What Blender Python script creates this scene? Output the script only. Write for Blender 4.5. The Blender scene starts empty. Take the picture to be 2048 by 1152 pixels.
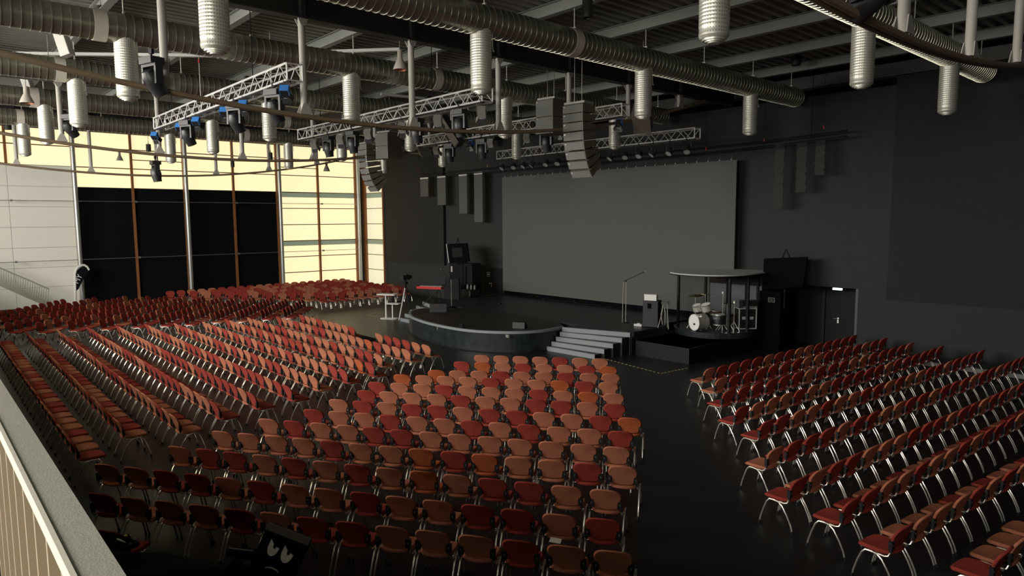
import bpy, math, random
from mathutils import Vector, Matrix

S = bpy.context.scene
C = S.collection
random.seed(7)
PI = math.pi

# ------------------------------------------------------------------ camera
FPX, W, HH = 1355.7, 2048, 1152
CAMZ = 4.6
yaw, pit, rol = math.radians(-48.10), math.radians(-5.779), math.radians(-0.357)
fw = Vector((math.sin(yaw)*math.cos(pit), math.cos(yaw)*math.cos(pit), math.sin(pit)))
r0 = Vector((math.cos(yaw), -math.sin(yaw), 0))
u0 = r0.cross(fw)
rt = r0*math.cos(rol) + u0*math.sin(rol)
up = -r0*math.sin(rol) + u0*math.cos(rol)
cd = bpy.data.cameras.new('camera')
cd.sensor_width = 36.0
cd.lens = FPX/W*36.0
cd.clip_start = 0.05
cd.clip_end = 300
cam = bpy.data.objects.new('camera', cd)
cam.matrix_world = Matrix(((rt.x, up.x, -fw.x, 0), (rt.y, up.y, -fw.y, 0), (rt.z, up.z, -fw.z, CAMZ), (0, 0, 0, 1)))
C.objects.link(cam)
S.camera = cam

# ------------------------------------------------------------------ view, world, lights
S.view_settings.view_transform = 'Standard'
S.view_settings.look = 'None'
S.view_settings.exposure = 0.0
S.view_settings.gamma = 1.0
S.view_settings.use_curve_mapping = False
wd = bpy.data.worlds.new('world')
S.world = wd
wd.use_nodes = True
wd.node_tree.nodes['Background'].inputs[0].default_value = (0.8, 0.9, 1.0, 1)
wd.node_tree.nodes['Background'].inputs[1].default_value = 0.3
WIN_PANE = 1.05          # brightness of the backlit blinds in the window wall
BACK_WIN = 5200.0        # daylight through the high windows behind the balcony
def area(name, loc, rot, sx, sy, power, col):
    l = bpy.data.lights.new(name, 'AREA')
    l.shape = 'RECTANGLE'; l.size = sx; l.size_y = sy; l.energy = power; l.color = col
    o = bpy.data.objects.new(name, l); o.location = loc; o.rotation_euler = rot
    C.objects.link(o); return o
ROOF_FILL = 400.0        # added overhead fill for the seats, from behind the balcony
area('roof_fill_light', (-22.0, -5.4, 9.3), (math.radians(14), 0, 0), 22, 6.0, ROOF_FILL, (0.93, 0.98, 1.0))
area('daylight_side_window', (0.4, -8.9, 7.0), (math.radians(90), 0, 0), 9, 4.0, 1500.0, (1.0, 0.96, 0.88))
area('daylight_back_windows', (-22.0, -8.9, 7.0), (math.radians(90), 0, 0), 22, 4.0, BACK_WIN, (1.0, 0.97, 0.91))

# ------------------------------------------------------------------ pixel to place: a photo pixel on a known plane
def ray(x, y):
    return rt*((x-1024)/FPX) - up*((y-576)/FPX) + fw
O0 = Vector((0, 0, CAMZ))
def onz(x, y, z): d = ray(x, y); return O0 + d*((z-CAMZ)/d.z)
def onx(x, y, X): d = ray(x, y); return O0 + d*(X/d.x)
def ony(x, y, Y): d = ray(x, y); return O0 + d*(Y/d.y)
def ond(x, y, D): return O0 + ray(x, y)*D
def proj(p):
    v = Vector(p)-O0; z = v.dot(fw)
    return (1024+FPX*v.dot(rt)/z, 576-FPX*v.dot(up)/z, z)

# ------------------------------------------------------------------ materials
MATS = {}
def mat(name, col, rough=0.6, metal=0.0, bump=0.0, bscale=40.0, var=0.0, vscale=6.0, emit=None, estr=1.0, spec=0.5, coat=0.0):
    m = bpy.data.materials.new(name); m.use_nodes = True
    nt = m.node_tree; b = nt.nodes['Principled BSDF']
    b.inputs['Base Color'].default_value = (*col, 1)
    b.inputs['Roughness'].default_value = rough
    b.inputs['Metallic'].default_value = metal
    b.inputs['Specular IOR Level'].default_value = spec
    b.inputs['Coat Weight'].default_value = coat
    if emit:
        b.inputs['Emission Color'].default_value = (*emit, 1)
        b.inputs['Emission Strength'].default_value = estr
    if var or bump:
        tc = nt.nodes.new('ShaderNodeTexCoord')
    if var:
        n = nt.nodes.new('ShaderNodeTexNoise'); n.inputs['Scale'].default_value = vscale; n.inputs['Detail'].default_value = 4
        nt.links.new(tc.outputs['Object'], n.inputs['Vector'])
        r = nt.nodes.new('ShaderNodeValToRGB')
        r.color_ramp.elements[0].position = 0.3; r.color_ramp.elements[1].position = 0.7
        r.color_ramp.elements[0].color = (*[c*(1-var) for c in col], 1)
        r.color_ramp.elements[1].color = (*[min(1, c*(1+var)) for c in col], 1)
        nt.links.new(n.outputs['Fac'], r.inputs[0]); nt.links.new(r.outputs[0], b.inputs['Base Color'])
    if bump:
        n2 = nt.nodes.new('ShaderNodeTexNoise'); n2.inputs['Scale'].default_value = bscale; n2.inputs['Detail'].default_value = 3
        nt.links.new(tc.outputs['Object'], n2.inputs['Vector'])
        bp = nt.nodes.new('ShaderNodeBump'); bp.inputs['Strength'].default_value = bump; bp.inputs['Distance'].default_value = 0.01
        nt.links.new(n2.outputs['Fac'], bp.inputs['Height']); nt.links.new(bp.outputs['Normal'], b.inputs['Normal'])
    MATS[name] = m
    return m
M = MATS
mat('fabric_terracotta', (0.45, 0.162, 0.092), 0.9, bump=0.5, bscale=220, var=0.12, vscale=90, spec=0.2)
mat('fabric_red', (0.32, 0.046, 0.033), 0.9, bump=0.5, bscale=220, var=0.12, vscale=90, spec=0.2)
mat('fabric_orange', (0.44, 0.105, 0.036), 0.9, bump=0.5, bscale=220, var=0.1, vscale=90, spec=0.2)
mat('chrome', (0.88, 0.85, 0.78), 0.26, 0.8)
mat('black_plastic', (0.012, 0.012, 0.013), 0.45)
mat('vinyl_floor', (0.013, 0.014, 0.015), 0.4, bump=0.12, bscale=160, var=0.25, vscale=1.2, spec=0.45)
mat('galvanised', (0.36, 0.355, 0.285), 0.31, 0.78, var=0.1, vscale=2)
mat('galvanised_bright', (0.66, 0.66, 0.58), 0.4, 0.6, var=0.08, vscale=8)
mat('girder_steel', (0.03, 0.028, 0.025), 0.55)
mat('chord_steel', (0.23, 0.17, 0.11), 0.45)
mat('strut_steel', (0.42, 0.40, 0.36), 0.5)
mat('brace_white', (0.6, 0.6, 0.56), 0.5)
mat('purlin_steel', (0.23, 0.235, 0.215), 0.55)
mat('deck_steel', (0.24, 0.235, 0.21), 0.5)
mat('wall_panel_black', (0.026, 0.026, 0.026), 0.85, bump=0.6, bscale=60, var=0.15, vscale=30, spec=0.25)
mat('wall_black', (0.036, 0.038, 0.039), 0.85, bump=0.6, bscale=60, var=0.15, vscale=30, spec=0.25)
mat('screen_grey', (0.112, 0.112, 0.107), 0.9, bump=0.2, bscale=80, var=0.06, vscale=50, spec=0.2)
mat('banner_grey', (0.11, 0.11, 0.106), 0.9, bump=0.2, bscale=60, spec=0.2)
mat('stage_black', (0.014, 0.016, 0.018), 0.42, bump=0.1, bscale=25, var=0.3, vscale=2.5)
mat('thrust_brown', (0.012, 0.009, 0.008), 0.5, bump=0.1, bscale=25)
mat('stage_front', (0.016, 0.022, 0.026), 0.3, bump=0.15, bscale=10, var=0.35, vscale=4)
mat('nosing_grey', (0.22, 0.25, 0.26), 0.55, bump=0.1)
mat('blackout', (0.0045, 0.005, 0.0065), 0.8, spec=0.1)
mat('timber', (0.26, 0.10, 0.032), 0.5, var=0.2, vscale=12)
mat('timber_dark', (0.14, 0.052, 0.02), 0.5, var=0.2, vscale=12)
mat('steel_post', (0.46, 0.47, 0.46), 0.35, 0.6)
mat('rod_steel', (0.35, 0.36, 0.36), 0.4, 0.7)
mat('pane_glow', (0.5, 0.42, 0.26), 0.6, emit=(1.0, 0.83, 0.48), estr=WIN_PANE, spec=0.1)
mat('pane_pale', (0.8, 0.75, 0.55), 0.6, emit=(0.9, 0.86, 0.62), estr=WIN_PANE*0.55, spec=0.1)
mat('pane_green', (0.2, 0.24, 0.18), 0.6, emit=(0.30, 0.34, 0.24), estr=0.5, spec=0.1)
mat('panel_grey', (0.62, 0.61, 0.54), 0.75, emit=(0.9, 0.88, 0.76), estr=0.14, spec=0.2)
mat('joint_dark', (0.16, 0.16, 0.14), 0.7)
mat('black_metal', (0.011, 0.011, 0.012), 0.6, spec=0.2)
mat('cab_grey', (0.026, 0.028, 0.03), 0.7)
mat('platform_black', (0.006, 0.007, 0.008), 0.5, spec=0.25)
mat('platform_top', (0.009, 0.009, 0.01), 0.35)
mat('banner_shaded', (0.036, 0.037, 0.034), 0.9)  # same grey cloth, darkened to put the shade beside the screen into its colour
mat('lens_dim', (0.3, 0.3, 0.29), 0.4)
mat('black_matte', (0.004, 0.004, 0.005), 0.9, spec=0.05)
mat('black_cloth', (0.005, 0.005, 0.005), 0.95, bump=0.3, bscale=120, spec=0.1)
mat('speaker_grey', (0.17, 0.17, 0.16), 0.7, bump=0.3, bscale=200)
mat('speaker_brown', (0.13, 0.11, 0.085), 0.7)
mat('truss_alu', (0.8, 0.8, 0.78), 0.35, 0.35)
mat('lamp_grey', (0.34, 0.33, 0.30), 0.45, 0.3)
mat('lamp_black', (0.02, 0.02, 0.022), 0.4)
mat('lamp_blue', (0.06, 0.26, 0.75), 0.5)
mat('lens_pale', (0.55, 0.55, 0.55), 0.25)
mat('white_plastic', (0.62, 0.6, 0.55), 0.5)
mat('cream_metal', (0.62, 0.57, 0.50), 0.4)
mat('copper_inner', (0.45, 0.16, 0.08), 0.4, 0.6)
mat('rail_grey', (0.38, 0.375, 0.33), 0.7, bump=0.15, bscale=150, var=0.05, vscale=30)
mat('rail_light', (0.72, 0.68, 0.58), 0.6)
mat('rail_tan', (0.25, 0.19, 0.115), 0.65, var=0.12, vscale=20)
mat('rail_bar', (0.42, 0.35, 0.25), 0.6)
mat('white_board', (0.75, 0.75, 0.72), 0.6)
mat('red_lacquer', (0.5, 0.012, 0.012), 0.3)
mat('drum_silver', (0.62, 0.6, 0.55), 0.35, 0.4)
mat('drum_sparkle', (0.55, 0.54, 0.5), 0.3, 0.5, var=0.3, vscale=60)
mat('drum_head', (0.85, 0.86, 0.86), 0.5)
mat('brass', (0.55, 0.42, 0.2), 0.3, 1.0)
mat('tape_yellow', (0.5, 0.42, 0.18), 0.6)
mat('sign_yellow', (0.55, 0.5, 0.06), 0.5)
mat('sign_white', (0.75, 0.72, 0.76), 0.5)
mat('sign_lamp', (0.8, 0.9, 0.9), 0.5, emit=(0.8, 0.95, 1.0), estr=1.6)
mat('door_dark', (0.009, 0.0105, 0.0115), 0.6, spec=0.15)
mat('door_reveal', (0.06, 0.08, 0.09), 0.6)  # lighter bluish base carries the daylight falling on this side of the niche
mat('roof_cloth', (0.5, 0.51, 0.49), 0.8)
mat('paper', (0.8, 0.76, 0.66), 0.7)
mat('stair_steel', (0.3, 0.31, 0.26), 0.6)
mat('wall_dim', (0.10, 0.095, 0.085), 0.8)
mat('led_red', (0.5, 0.03, 0.03), 0.6)
# perforated panel
def perforated(name, base, hole, sc):
    m = bpy.data.materials.new(name); m.use_nodes = True; nt = m.node_tree; b = nt.nodes['Principled BSDF']
    tc = nt.nodes.new('ShaderNodeTexCoord'); v = nt.nodes.new('ShaderNodeTexVoronoi')
    v.inputs['Scale'].default_value = sc; v.inputs['Randomness'].default_value = 0.0
    nt.links.new(tc.outputs['Object'], v.inputs['Vector'])
    r = nt.nodes.new('ShaderNodeValToRGB'); r.color_ramp.interpolation = 'CONSTANT'
    r.color_ramp.elements[0].color = (*hole, 1); r.color_ramp.elements[1].color = (*base, 1); r.color_ramp.elements[1].position = 0.33
    nt.links.new(v.outputs['Distance'], r.inputs[0]); nt.links.new(r.outputs[0], b.inputs['Base Color'])
    b.inputs['Roughness'].default_value = 0.7
    M[name] = m
perforated('acoustic_grid', (0.13, 0.135, 0.14), (0.01, 0.01, 0.01), 15.0)
# drop diffusers: galvanised sheet with rows of slots
def slotted(name, col, hole):
    m = bpy.data.materials.new(name); m.use_nodes = True; nt = m.node_tree; b = nt.nodes['Principled BSDF']
    tc = nt.nodes.new('ShaderNodeTexCoord'); sx = nt.nodes.new('ShaderNodeSeparateXYZ')
    nt.links.new(tc.outputs['Object'], sx.inputs[0])
    at = nt.nodes.new('ShaderNodeMath'); at.operation = 'ARCTAN2'
    nt.links.new(sx.outputs['Y'], at.inputs[0]); nt.links.new(sx.outputs['X'], at.inputs[1])
    mu = nt.nodes.new('ShaderNodeMath'); mu.operation = 'MULTIPLY'; mu.inputs[1].default_value = 34.0
    nt.links.new(at.outputs[0], mu.inputs[0])
    si = nt.nodes.new('ShaderNodeMath'); si.operation = 'SINE'; nt.links.new(mu.outputs[0], si.inputs[0])
    mz = nt.nodes.new('ShaderNodeMath'); mz.operation = 'MULTIPLY'; mz.inputs[1].default_value = 2*PI/0.052
    nt.links.new(sx.outputs['Z'], mz.inputs[0])
    sz = nt.nodes.new('ShaderNodeMath'); sz.operation = 'SINE'; nt.links.new(mz.outputs[0], sz.inputs[0])
    ad = nt.nodes.new('ShaderNodeMath'); ad.operation = 'ADD'
    nt.links.new(si.outputs[0], ad.inputs[0]); nt.links.new(sz.outputs[0], ad.inputs[1])
    gt = nt.nodes.new('ShaderNodeMath'); gt.operation = 'GREATER_THAN'; gt.inputs[1].default_value = 1.25
    nt.links.new(ad.outputs[0], gt.inputs[0])
    mx = nt.nodes.new('ShaderNodeMixRGB'); mx.inputs[1].default_value = (*col, 1); mx.inputs[2].default_value = (*hole, 1)
    nt.links.new(gt.outputs[0], mx.inputs[0]); nt.links.new(mx.outputs[0], b.inputs['Base Color'])
    b.inputs['Metallic'].default_value = 0.6; b.inputs['Roughness'].default_value = 0.42
    M[name] = m
slotted('slotted_steel', (0.70, 0.70, 0.62), (0.3, 0.29, 0.25))
# clear perspex
def glassy(name):
    m = bpy.data.materials.new(name); m.use_nodes = True; nt = m.node_tree
    out = nt.nodes['Material Output']; nt.nodes.remove(nt.nodes['Principled BSDF'])
    tr = nt.nodes.new('ShaderNodeBsdfTransparent'); gl = nt.nodes.new('ShaderNodeBsdfGlossy'); gl.inputs['Roughness'].default_value = 0.03
    tr.inputs[0].default_value = (0.93, 0.95, 0.95, 1)
    mx = nt.nodes.new('ShaderNodeMixShader')
    mx.inputs[0].default_value = 0.035; nt.links.new(tr.outputs[0], mx.inputs[1]); nt.links.new(gl.outputs[0], mx.inputs[2])
    nt.links.new(mx.outputs[0], out.inputs[0]); M[name] = m
glassy('perspex')

# ------------------------------------------------------------------ mesh helpers
class MB:
    def __init__(s): s.v = []; s.f = []; s.m = []; s.s = []; s.soft = False
    def _add(s, vs, fs, mi=0, smooth=False):
        o = len(s.v); s.v += [tuple(p) for p in vs]
        for f in fs: s.f.append(tuple(i+o for i in f)); s.m.append(mi); s.s.append(smooth)
        return s
    def box(s, c, d, mi=0, rot=None):
        c = Vector(c); x, y, z = d[0]/2, d[1]/2, d[2]/2
        vs = [Vector(p) for p in ((-x,-y,-z),(x,-y,-z),(x,y,-z),(-x,y,-z),(-x,-y,z),(x,-y,z),(x,y,z),(-x,y,z))]
        if rot: vs = [rot @ p for p in vs]
        return s._add([p+c for p in vs], [(0,3,2,1),(4,5,6,7),(0,1,5,4),(1,2,6,5),(2,3,7,6),(3,0,4,7)], mi)
    def bbox(s, a, b, mi=0):
        return s.box([(a[i]+b[i])/2 for i in range(3)], [abs(b[i]-a[i]) for i in range(3)], mi)
    def tube(s, pts, r, n=6, mi=0, smooth=True, caps=True):
        pts = [Vector(p) for p in pts]; rings = []; prev = None
        for i, p in enumerate(pts):
            t = (pts[min(i+1, len(pts)-1)]-pts[max(i-1, 0)]).normalized()
            if prev is None:
                a = Vector((0,0,1)) if abs(t.z) < 0.9 else Vector((1,0,0))
                nrm = t.cross(a).normalized()
            else:
                nrm = (prev - t*prev.dot(t)).normalized()
            prev = nrm; bn = t.cross(nrm)
            rr = r[i] if isinstance(r, (list, tuple)) else r
            rings.append([p + (nrm*math.cos(2*PI*k/n) + bn*math.sin(2*PI*k/n))*rr for k in range(n)])
        vs = [q for rg in rings for q in rg]; fs = []
        for i in range(len(rings)-1):
            for k in range(n):
                a, b2 = i*n+k, i*n+(k+1) % n
                fs.append((a, b2, b2+n, a+n))
        s._add(vs, fs, mi, smooth)
        if caps:
            s._add(rings[0], [tuple(range(n))[::-1]], mi); s._add(rings[-1], [tuple(range(n))], mi)
        return s
    def lathe(s, prof, n=16, mi=0, base=(0,0,0), rot=None, smooth=True):
        base = Vector(base); vs = []; fs = []
        for (r, z) in prof:
            for k in range(n):
                p = Vector((r*math.cos(2*PI*k/n), r*math.sin(2*PI*k/n), z))
                if rot: p = rot @ p
                vs.append(p+base)
        for i in range(len(prof)-1):
            for k in range(n):
                a, b2 = i*n+k, i*n+(k+1) % n
                fs.append((a, b2, b2+n, a+n))
        return s._add(vs, fs, mi, smooth)
    def cyl(s, a, b2, r, n=12, mi=0, r2=None):
        return s.tube([a, b2], [r, r if r2 is None else r2], n, mi)
    def prism(s, poly, z0, z1, mi=0):
        n = len(poly)
        vs = [(p[0], p[1], z0) for p in poly]+[(p[0], p[1], z1) for p in poly]
        fs = [tuple(range(n))[::-1], tuple(range(n, 2*n))]+[(i, (i+1) % n, (i+1) % n+n, i+n) for i in range(n)]
        return s._add(vs, fs, mi)
    def pad(s, top, rim, bot, mi=0):
        """three closed rings of equal length: a cushion"""
        n = len(top); vs = list(top)+list(rim)+list(bot); fs = []; s.soft = True
        for k in range(n):
            j = (k+1) % n
            fs.append((k, j, n+j, n+k)); fs.append((n+k, n+j, 2*n+j, 2*n+k))
        s._add(vs, fs, mi, True)
        ct = sum((Vector(p) for p in top), Vector())/n; cb = sum((Vector(p) for p in bot), Vector())/n
        s._add(list(top)+[ct], [(k, n, (k+1) % n) for k in range(n)], mi, True)
        s._add(list(bot)+[cb], [((k+1) % n, n, k) for k in range(n)], mi, True)
        return s
    def mesh(s, name, mats):
        me = bpy.data.meshes.new(name); me.from_pydata(s.v, [], s.f)
        for m in (mats if isinstance(mats, (list, tuple)) else [mats]): me.materials.append(M[m])
        me.polygons.foreach_set('material_index', s.m); me.polygons.foreach_set('use_smooth', s.s); me.update()
        if any(s.s) and not s.soft: me.set_sharp_from_angle(angle=math.radians(38))
        return me
    def build(s, name, mats, parent=None, loc=None, rot=None):
        o = bpy.data.objects.new(name, s.mesh(name, mats)); C.objects.link(o)
        if parent: o.parent = parent
        if loc is not None: o.location = loc
        if rot is not None: o.rotation_euler = rot
        return o
def tag(o, label=None, cat=None, group=None, kind=None):
    if label: o['label'] = label
    if cat: o['category'] = cat
    if group: o['group'] = group
    if kind: o['kind'] = kind
    return o
def thing(name, label, cat, loc=(0,0,0), rz=0.0, group=None):
    o = bpy.data.objects.new(name, None); o.empty_display_size = 0.1; C.objects.link(o)
    o.location = loc; o.rotation_euler = (0,0,rz)
    return tag(o, label, cat, group)
def struct(o): o['kind'] = 'structure'; return o
def copy_tree(o, parent=None, loc=None, rz=None):
    c = o.copy(); C.objects.link(c); c.parent = parent
    for k in ('label',):
        pass
    if loc is not None: c.location = loc
    if rz is not None: c.rotation_euler = (0,0,rz)
    for ch in list(o.children): copy_tree(ch, c)
    return c
RZ = lambda a: Matrix.Rotation(a, 3, 'Z')
RX = lambda a: Matrix.Rotation(a, 3, 'X')
RY = lambda a: Matrix.Rotation(a, 3, 'Y')
def look(dirv):
    """3x3 rotation taking local -Z to dirv"""
    return Vector(dirv).to_track_quat('-Z', 'Y').to_matrix()
# ================================================================== SETTING
WX, WY = -41.0, 23.4            # window wall plane, stage wall plane
DECK = 9.66
# floor
struct(MB().bbox((-41.6, -9.4, -0.2), (6.2, 25.0, 0.0)).build('floor', 'vinyl_floor'))
# ceiling: trapezoidal steel deck, ribs along the ducts, with purlins beneath
b = MB(); prof = []
x = -41.4; P_ = 0.30
while x < 6.2:
    prof += [(x, 0.0), (x+P_*0.38, 0.0), (x+P_*0.5, 0.085), (x+P_*0.88, 0.085)]; x += P_
vs = []; fs = []
for (px, dz) in prof: vs += [(px, -9.4, DECK+dz), (px, 24.6, DECK+dz)]
for i in range(len(prof)-1): fs.append((2*i, 2*i+1, 2*i+3, 2*i+2))
b._add(vs, fs)
b.bbox((-41.6, -9.4, DECK+0.1), (6.2, 24.9, DECK+0.3))
ceiling = struct(b.build('ceiling', 'deck_steel'))
PURY = [-6.9, -4.25, -1.57, 1.1, 3.77, 6.43, 9.1, 11.77, 14.43, 17.1, 19.8, 22.3]
for y in PURY:
    b = MB().bbox((-41.2, y-0.09, 9.37), (6, y+0.09, 9.385)).bbox((-41.2, y-0.09, 9.635), (6, y+0.09, 9.65)).bbox((-41.2, y-0.012, 9.385), (6, y+0.012, 9.635))
    struct(b.build('purlin', 'purlin_steel', ceiling))
# diagonal wind braces under the deck
for (a, c) in (((20, 104), (455, 109)), ((560, 104), (800, 96)), ((762, 186), (868, 197)), ((20, 214), (110, 222)), ((30, 0), (78, 0))):
    p, q = onz(*a, 9.33), onz(*c, 9.33)
    d = (q-p).normalized(); s_ = Vector((-d.y, d.x, 0))*0.06
    bm_ = MB(); bm_._add([p+s_, p-s_, q-s_, q+s_]+[v-Vector((0, 0, 0.08)) for v in (p+s_, p-s_, q-s_, q+s_)], [(0,1,2,3),(7,6,5,4),(0,4,5,1),(1,5,6,2),(2,6,7,3),(3,7,4,0)])
    struct(bm_.build('wind_brace', 'brace_white', ceiling))

# ---- left wall: columns, timber mullions, blinds
ZB = [0.35, 1.35, 2.34, 3.34, 4.36, 5.37, 6.38, 7.42, 8.42, 9.25]
YB = [-1.35, 1.33, 4.0, 6.72, 9.42, 12.03, 14.75, 17.38, 20.08, 22.75]
wall_left = struct(MB().bbox((WX-0.35, -9.4, 0), (WX-0.2, 23.6, 9.7)).bbox((WX-0.3, -9.4, 9.25), (WX+0.1, 23.4, 9.7)).bbox((WX-0.3, -9.4, 0), (WX+0.02, 23.4, 0.3)).build('wall_left', 'wall_dim'))
def part(mb, name, m, parent): return struct(mb.build(name, m, parent))
nwin = 0
for i in range(len(YB)-1):
    y0, y1 = YB[i]+0.03, YB[i+1]-0.03
    lo = 7 if y1 < 6.75 else (6 if y1 < 17.5 else 0)
    nwin += 1
    win = struct(MB().bbox((WX-0.12, y0-0.02, ZB[lo]), (WX-0.09, y1+0.02, 9.25)).build('window_%d' % nwin, 'joint_dark'))
    for k in range(lo, len(ZB)-1):
        z0, z1 = ZB[k]+0.025, ZB[k+1]-0.025
        band = lo == 0 and k in (2, 5)
        if band:
            part(MB().bbox((WX-0.09, y0, z1-0.28), (WX-0.06, y1, z1)), 'pane_strip', 'pane_green', win); z1 -= 0.29
        part(MB().bbox((WX-0.09, y0, z0), (WX-0.06, y1, z1)), 'pane', 'pane_glow', win)
        if k > lo or lo == 0: part(MB().bbox((WX-0.09, y0-0.03, ZB[k]-0.022), (WX+0.02, y1+0.03, ZB[k]+0.022)), 'transom', 'timber_dark', win)
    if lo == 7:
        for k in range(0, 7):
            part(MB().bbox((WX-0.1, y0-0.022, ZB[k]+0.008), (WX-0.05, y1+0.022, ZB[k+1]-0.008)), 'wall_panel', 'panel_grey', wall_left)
        part(MB().bbox((WX-0.14, y0-0.03, 0.3), (WX-0.1, y1+0.03, 7.42)), 'panel_backing', 'joint_dark', wall_left)
    if lo == 6:
        part(MB().bbox((WX-0.1, y0-0.02, 0.25), (WX-0.04, y1+0.02, 6.38)), 'blackout_panel', 'blackout', wall_left)
# extra half transoms in two bays
for (ya, yb) in ((9.45, 12.0), (17.4, 20.05)):
    part(MB().bbox((WX-0.09, ya, 7.88), (WX+0.02, yb, 7.92)), 'transom', 'timber_dark', wall_left)
for j, y in enumerate(YB):
    timberw = 0.055
    z0 = 7.42 if y < 6.6 else 0.0
    part(MB().bbox((WX-0.08, y-timberw, z0), (WX+0.1, y+timberw, 9.25)), 'mullion', 'timber', wall_left)
part(MB().bbox((WX-0.05, 6.75, 0.05), (WX+0.06, 17.4, 0.28)), 'sill', 'timber', wall_left)
for y in (1.35, 6.7, 12.0, 17.36, 22.72):
    b = MB().cyl((-40.5, y, 0), (-40.5, y, 9.4), 0.115, 16).cyl((-40.5, y, 0), (-40.5, y, 0.03), 0.2, 16)
    part(b, 'column', 'steel_post', wall_left)
for z in (5.66, 2.69):
    b = MB().tube([(-40.45, y, z) for y in (-9, 1.35, 6.7, 12.0, 17.36, 22.72)], 0.017, 6)
    part(b, 'guy_rod', 'rod_steel', wall_left)
    for y in (4.05, 9.45, 14.75, 20.1):
        part(MB().box((-40.55, y, z), (0.2, 0.08, 0.1)), 'rod_clamp', 'rod_steel', wall_left)
# ---- return of the window wall beside the black stage wall
wret = struct(MB().bbox((WX, WY-0.15, 0), (-38.35, WY+0.2, 0.3)).bbox((WX, WY-0.05, 0.3), (-38.35, WY+0.2, 9.3)).build('window_%d' % (nwin+1), 'joint_dark'))
for k in range(len(ZB)-1):
    z0, z1 = ZB[k]+0.02, ZB[k+1]-0.02
    if k in (2, 5):
        part(MB().bbox((-40.5, WY-0.08, z1-0.28), (-38.45, WY-0.05, z1)), 'pane_strip', 'pane_green', wret); z1 -= 0.29
    part(MB().bbox((-40.5, WY-0.08, z0), (-38.45, WY-0.05, z1)), 'pane', 'pane_pale', wret)
    part(MB().bbox((-41, WY-0.1, ZB[k]-0.02), (-38.4, WY-0.02, ZB[k]+0.02)), 'transom', 'timber_dark', wret)
part(MB().bbox((-40.85, WY-0.2, 0), (-40.5, WY-0.04, 9.25)), 'mullion', 'timber', wret)
part(MB().bbox((-38.47, WY-0.14, 0), (-38.36, WY-0.02, 9.25)), 'mullion', 'timber', wret)

# ---- stage wall with a door niche
NX0, NX1, NZ = -11.65, -8.98, 2.24
b = MB().bbox((-38.38, WY, 0), (NX0, WY+0.25, 8.95)).bbox((NX0, WY, NZ), (NX1, WY+0.25, 8.95)).bbox((NX1, WY, 0), (6, WY+0.25, 8.95))
b.bbox((-41.5, WY+1.2, 0), (6.2, WY+1.5, 9.8)).bbox((-38.38, WY+0.2, 8.9), (6, WY+1.3, 9.1))
wall_stage = struct(b.build('wall_stage', 'wall_black'))
part(MB().bbox((-38.36, WY-0.07, 1.97), (-31.9, WY, 8.93)), 'acoustic_panel', 'wall_panel_black', wall_stage)
part(MB().bbox((-31.9, WY-0.035, 1.97), (-31.74, WY, 8.93)), 'panel_joint', 'black_matte', wall_stage)
part(MB().bbox((-8.05, WY-0.06, 1.97), (5.9, WY, 8.93)), 'acoustic_panel', 'wall_panel_black', wall_stage)
part(MB().bbox((-31.2, WY-0.02, 8.7), (5.9, WY+0.0, 8.93)), 'head_trim', 'black_matte', wall_stage)
part(MB().bbox((-41, WY+0.05, 9.0), (6, WY+0.3, 9.4)), 'edge_beam', 'girder_steel', wall_stage)
# niche lining and door
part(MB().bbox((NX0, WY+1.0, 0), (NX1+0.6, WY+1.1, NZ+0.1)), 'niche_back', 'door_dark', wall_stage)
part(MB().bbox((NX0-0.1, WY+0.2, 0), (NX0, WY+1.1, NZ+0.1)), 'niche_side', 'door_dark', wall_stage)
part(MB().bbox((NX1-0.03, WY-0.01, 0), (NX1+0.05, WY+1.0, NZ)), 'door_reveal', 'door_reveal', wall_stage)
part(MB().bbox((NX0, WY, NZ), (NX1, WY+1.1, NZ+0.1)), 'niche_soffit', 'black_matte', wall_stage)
door1 = struct(MB().bbox((-10.35, WY+0.86, 0.02), (-9.18, WY+0.95, 2.12)).build('door_1', 'door_dark'))
p = ony(1676, 637, WY+0.84)
part(MB().tube([p, p+Vector((0,-0.06,0)), p+Vector((-0.14,-0.06,0))], 0.014, 6).box(p+Vector((0,0,-0.1)), (0.05,0.012,0.12)).box(p, (0.05,0.012,0.06)), 'door_handle', 'chrome', door1)
part(MB().bbox((-10.45, WY+0.8, 0), (-10.35, WY+0.98, 2.2)).bbox((-9.18, WY+0.8, 0), (-9.1, WY+0.98, 2.2)), 'door_frame', 'black_metal', door1)
p = ony(1675, 578, WY+0.3)
sg = MB().box(p, (0.30, 0.08, 0.07)).build('emergency_sign', 'sign_lamp'); tag(sg, 'small lit white emergency lamp above the grey door in the black wall', 'lamp')
p = ony(1575, 616, WY+0.95)
sg = MB().box(p, (0.12, 0.03, 0.12)).box(p+Vector((0,-0.018,0)), (0.06,0.01,0.02), 1).box(p+Vector((0,-0.018,0.02)), (0.02,0.01,0.06), 1).build('wall_sign', ['sign_yellow', 'black_matte'])
tag(sg, 'small square yellow sign with a black mark in the dark door niche', 'sign')
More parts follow.
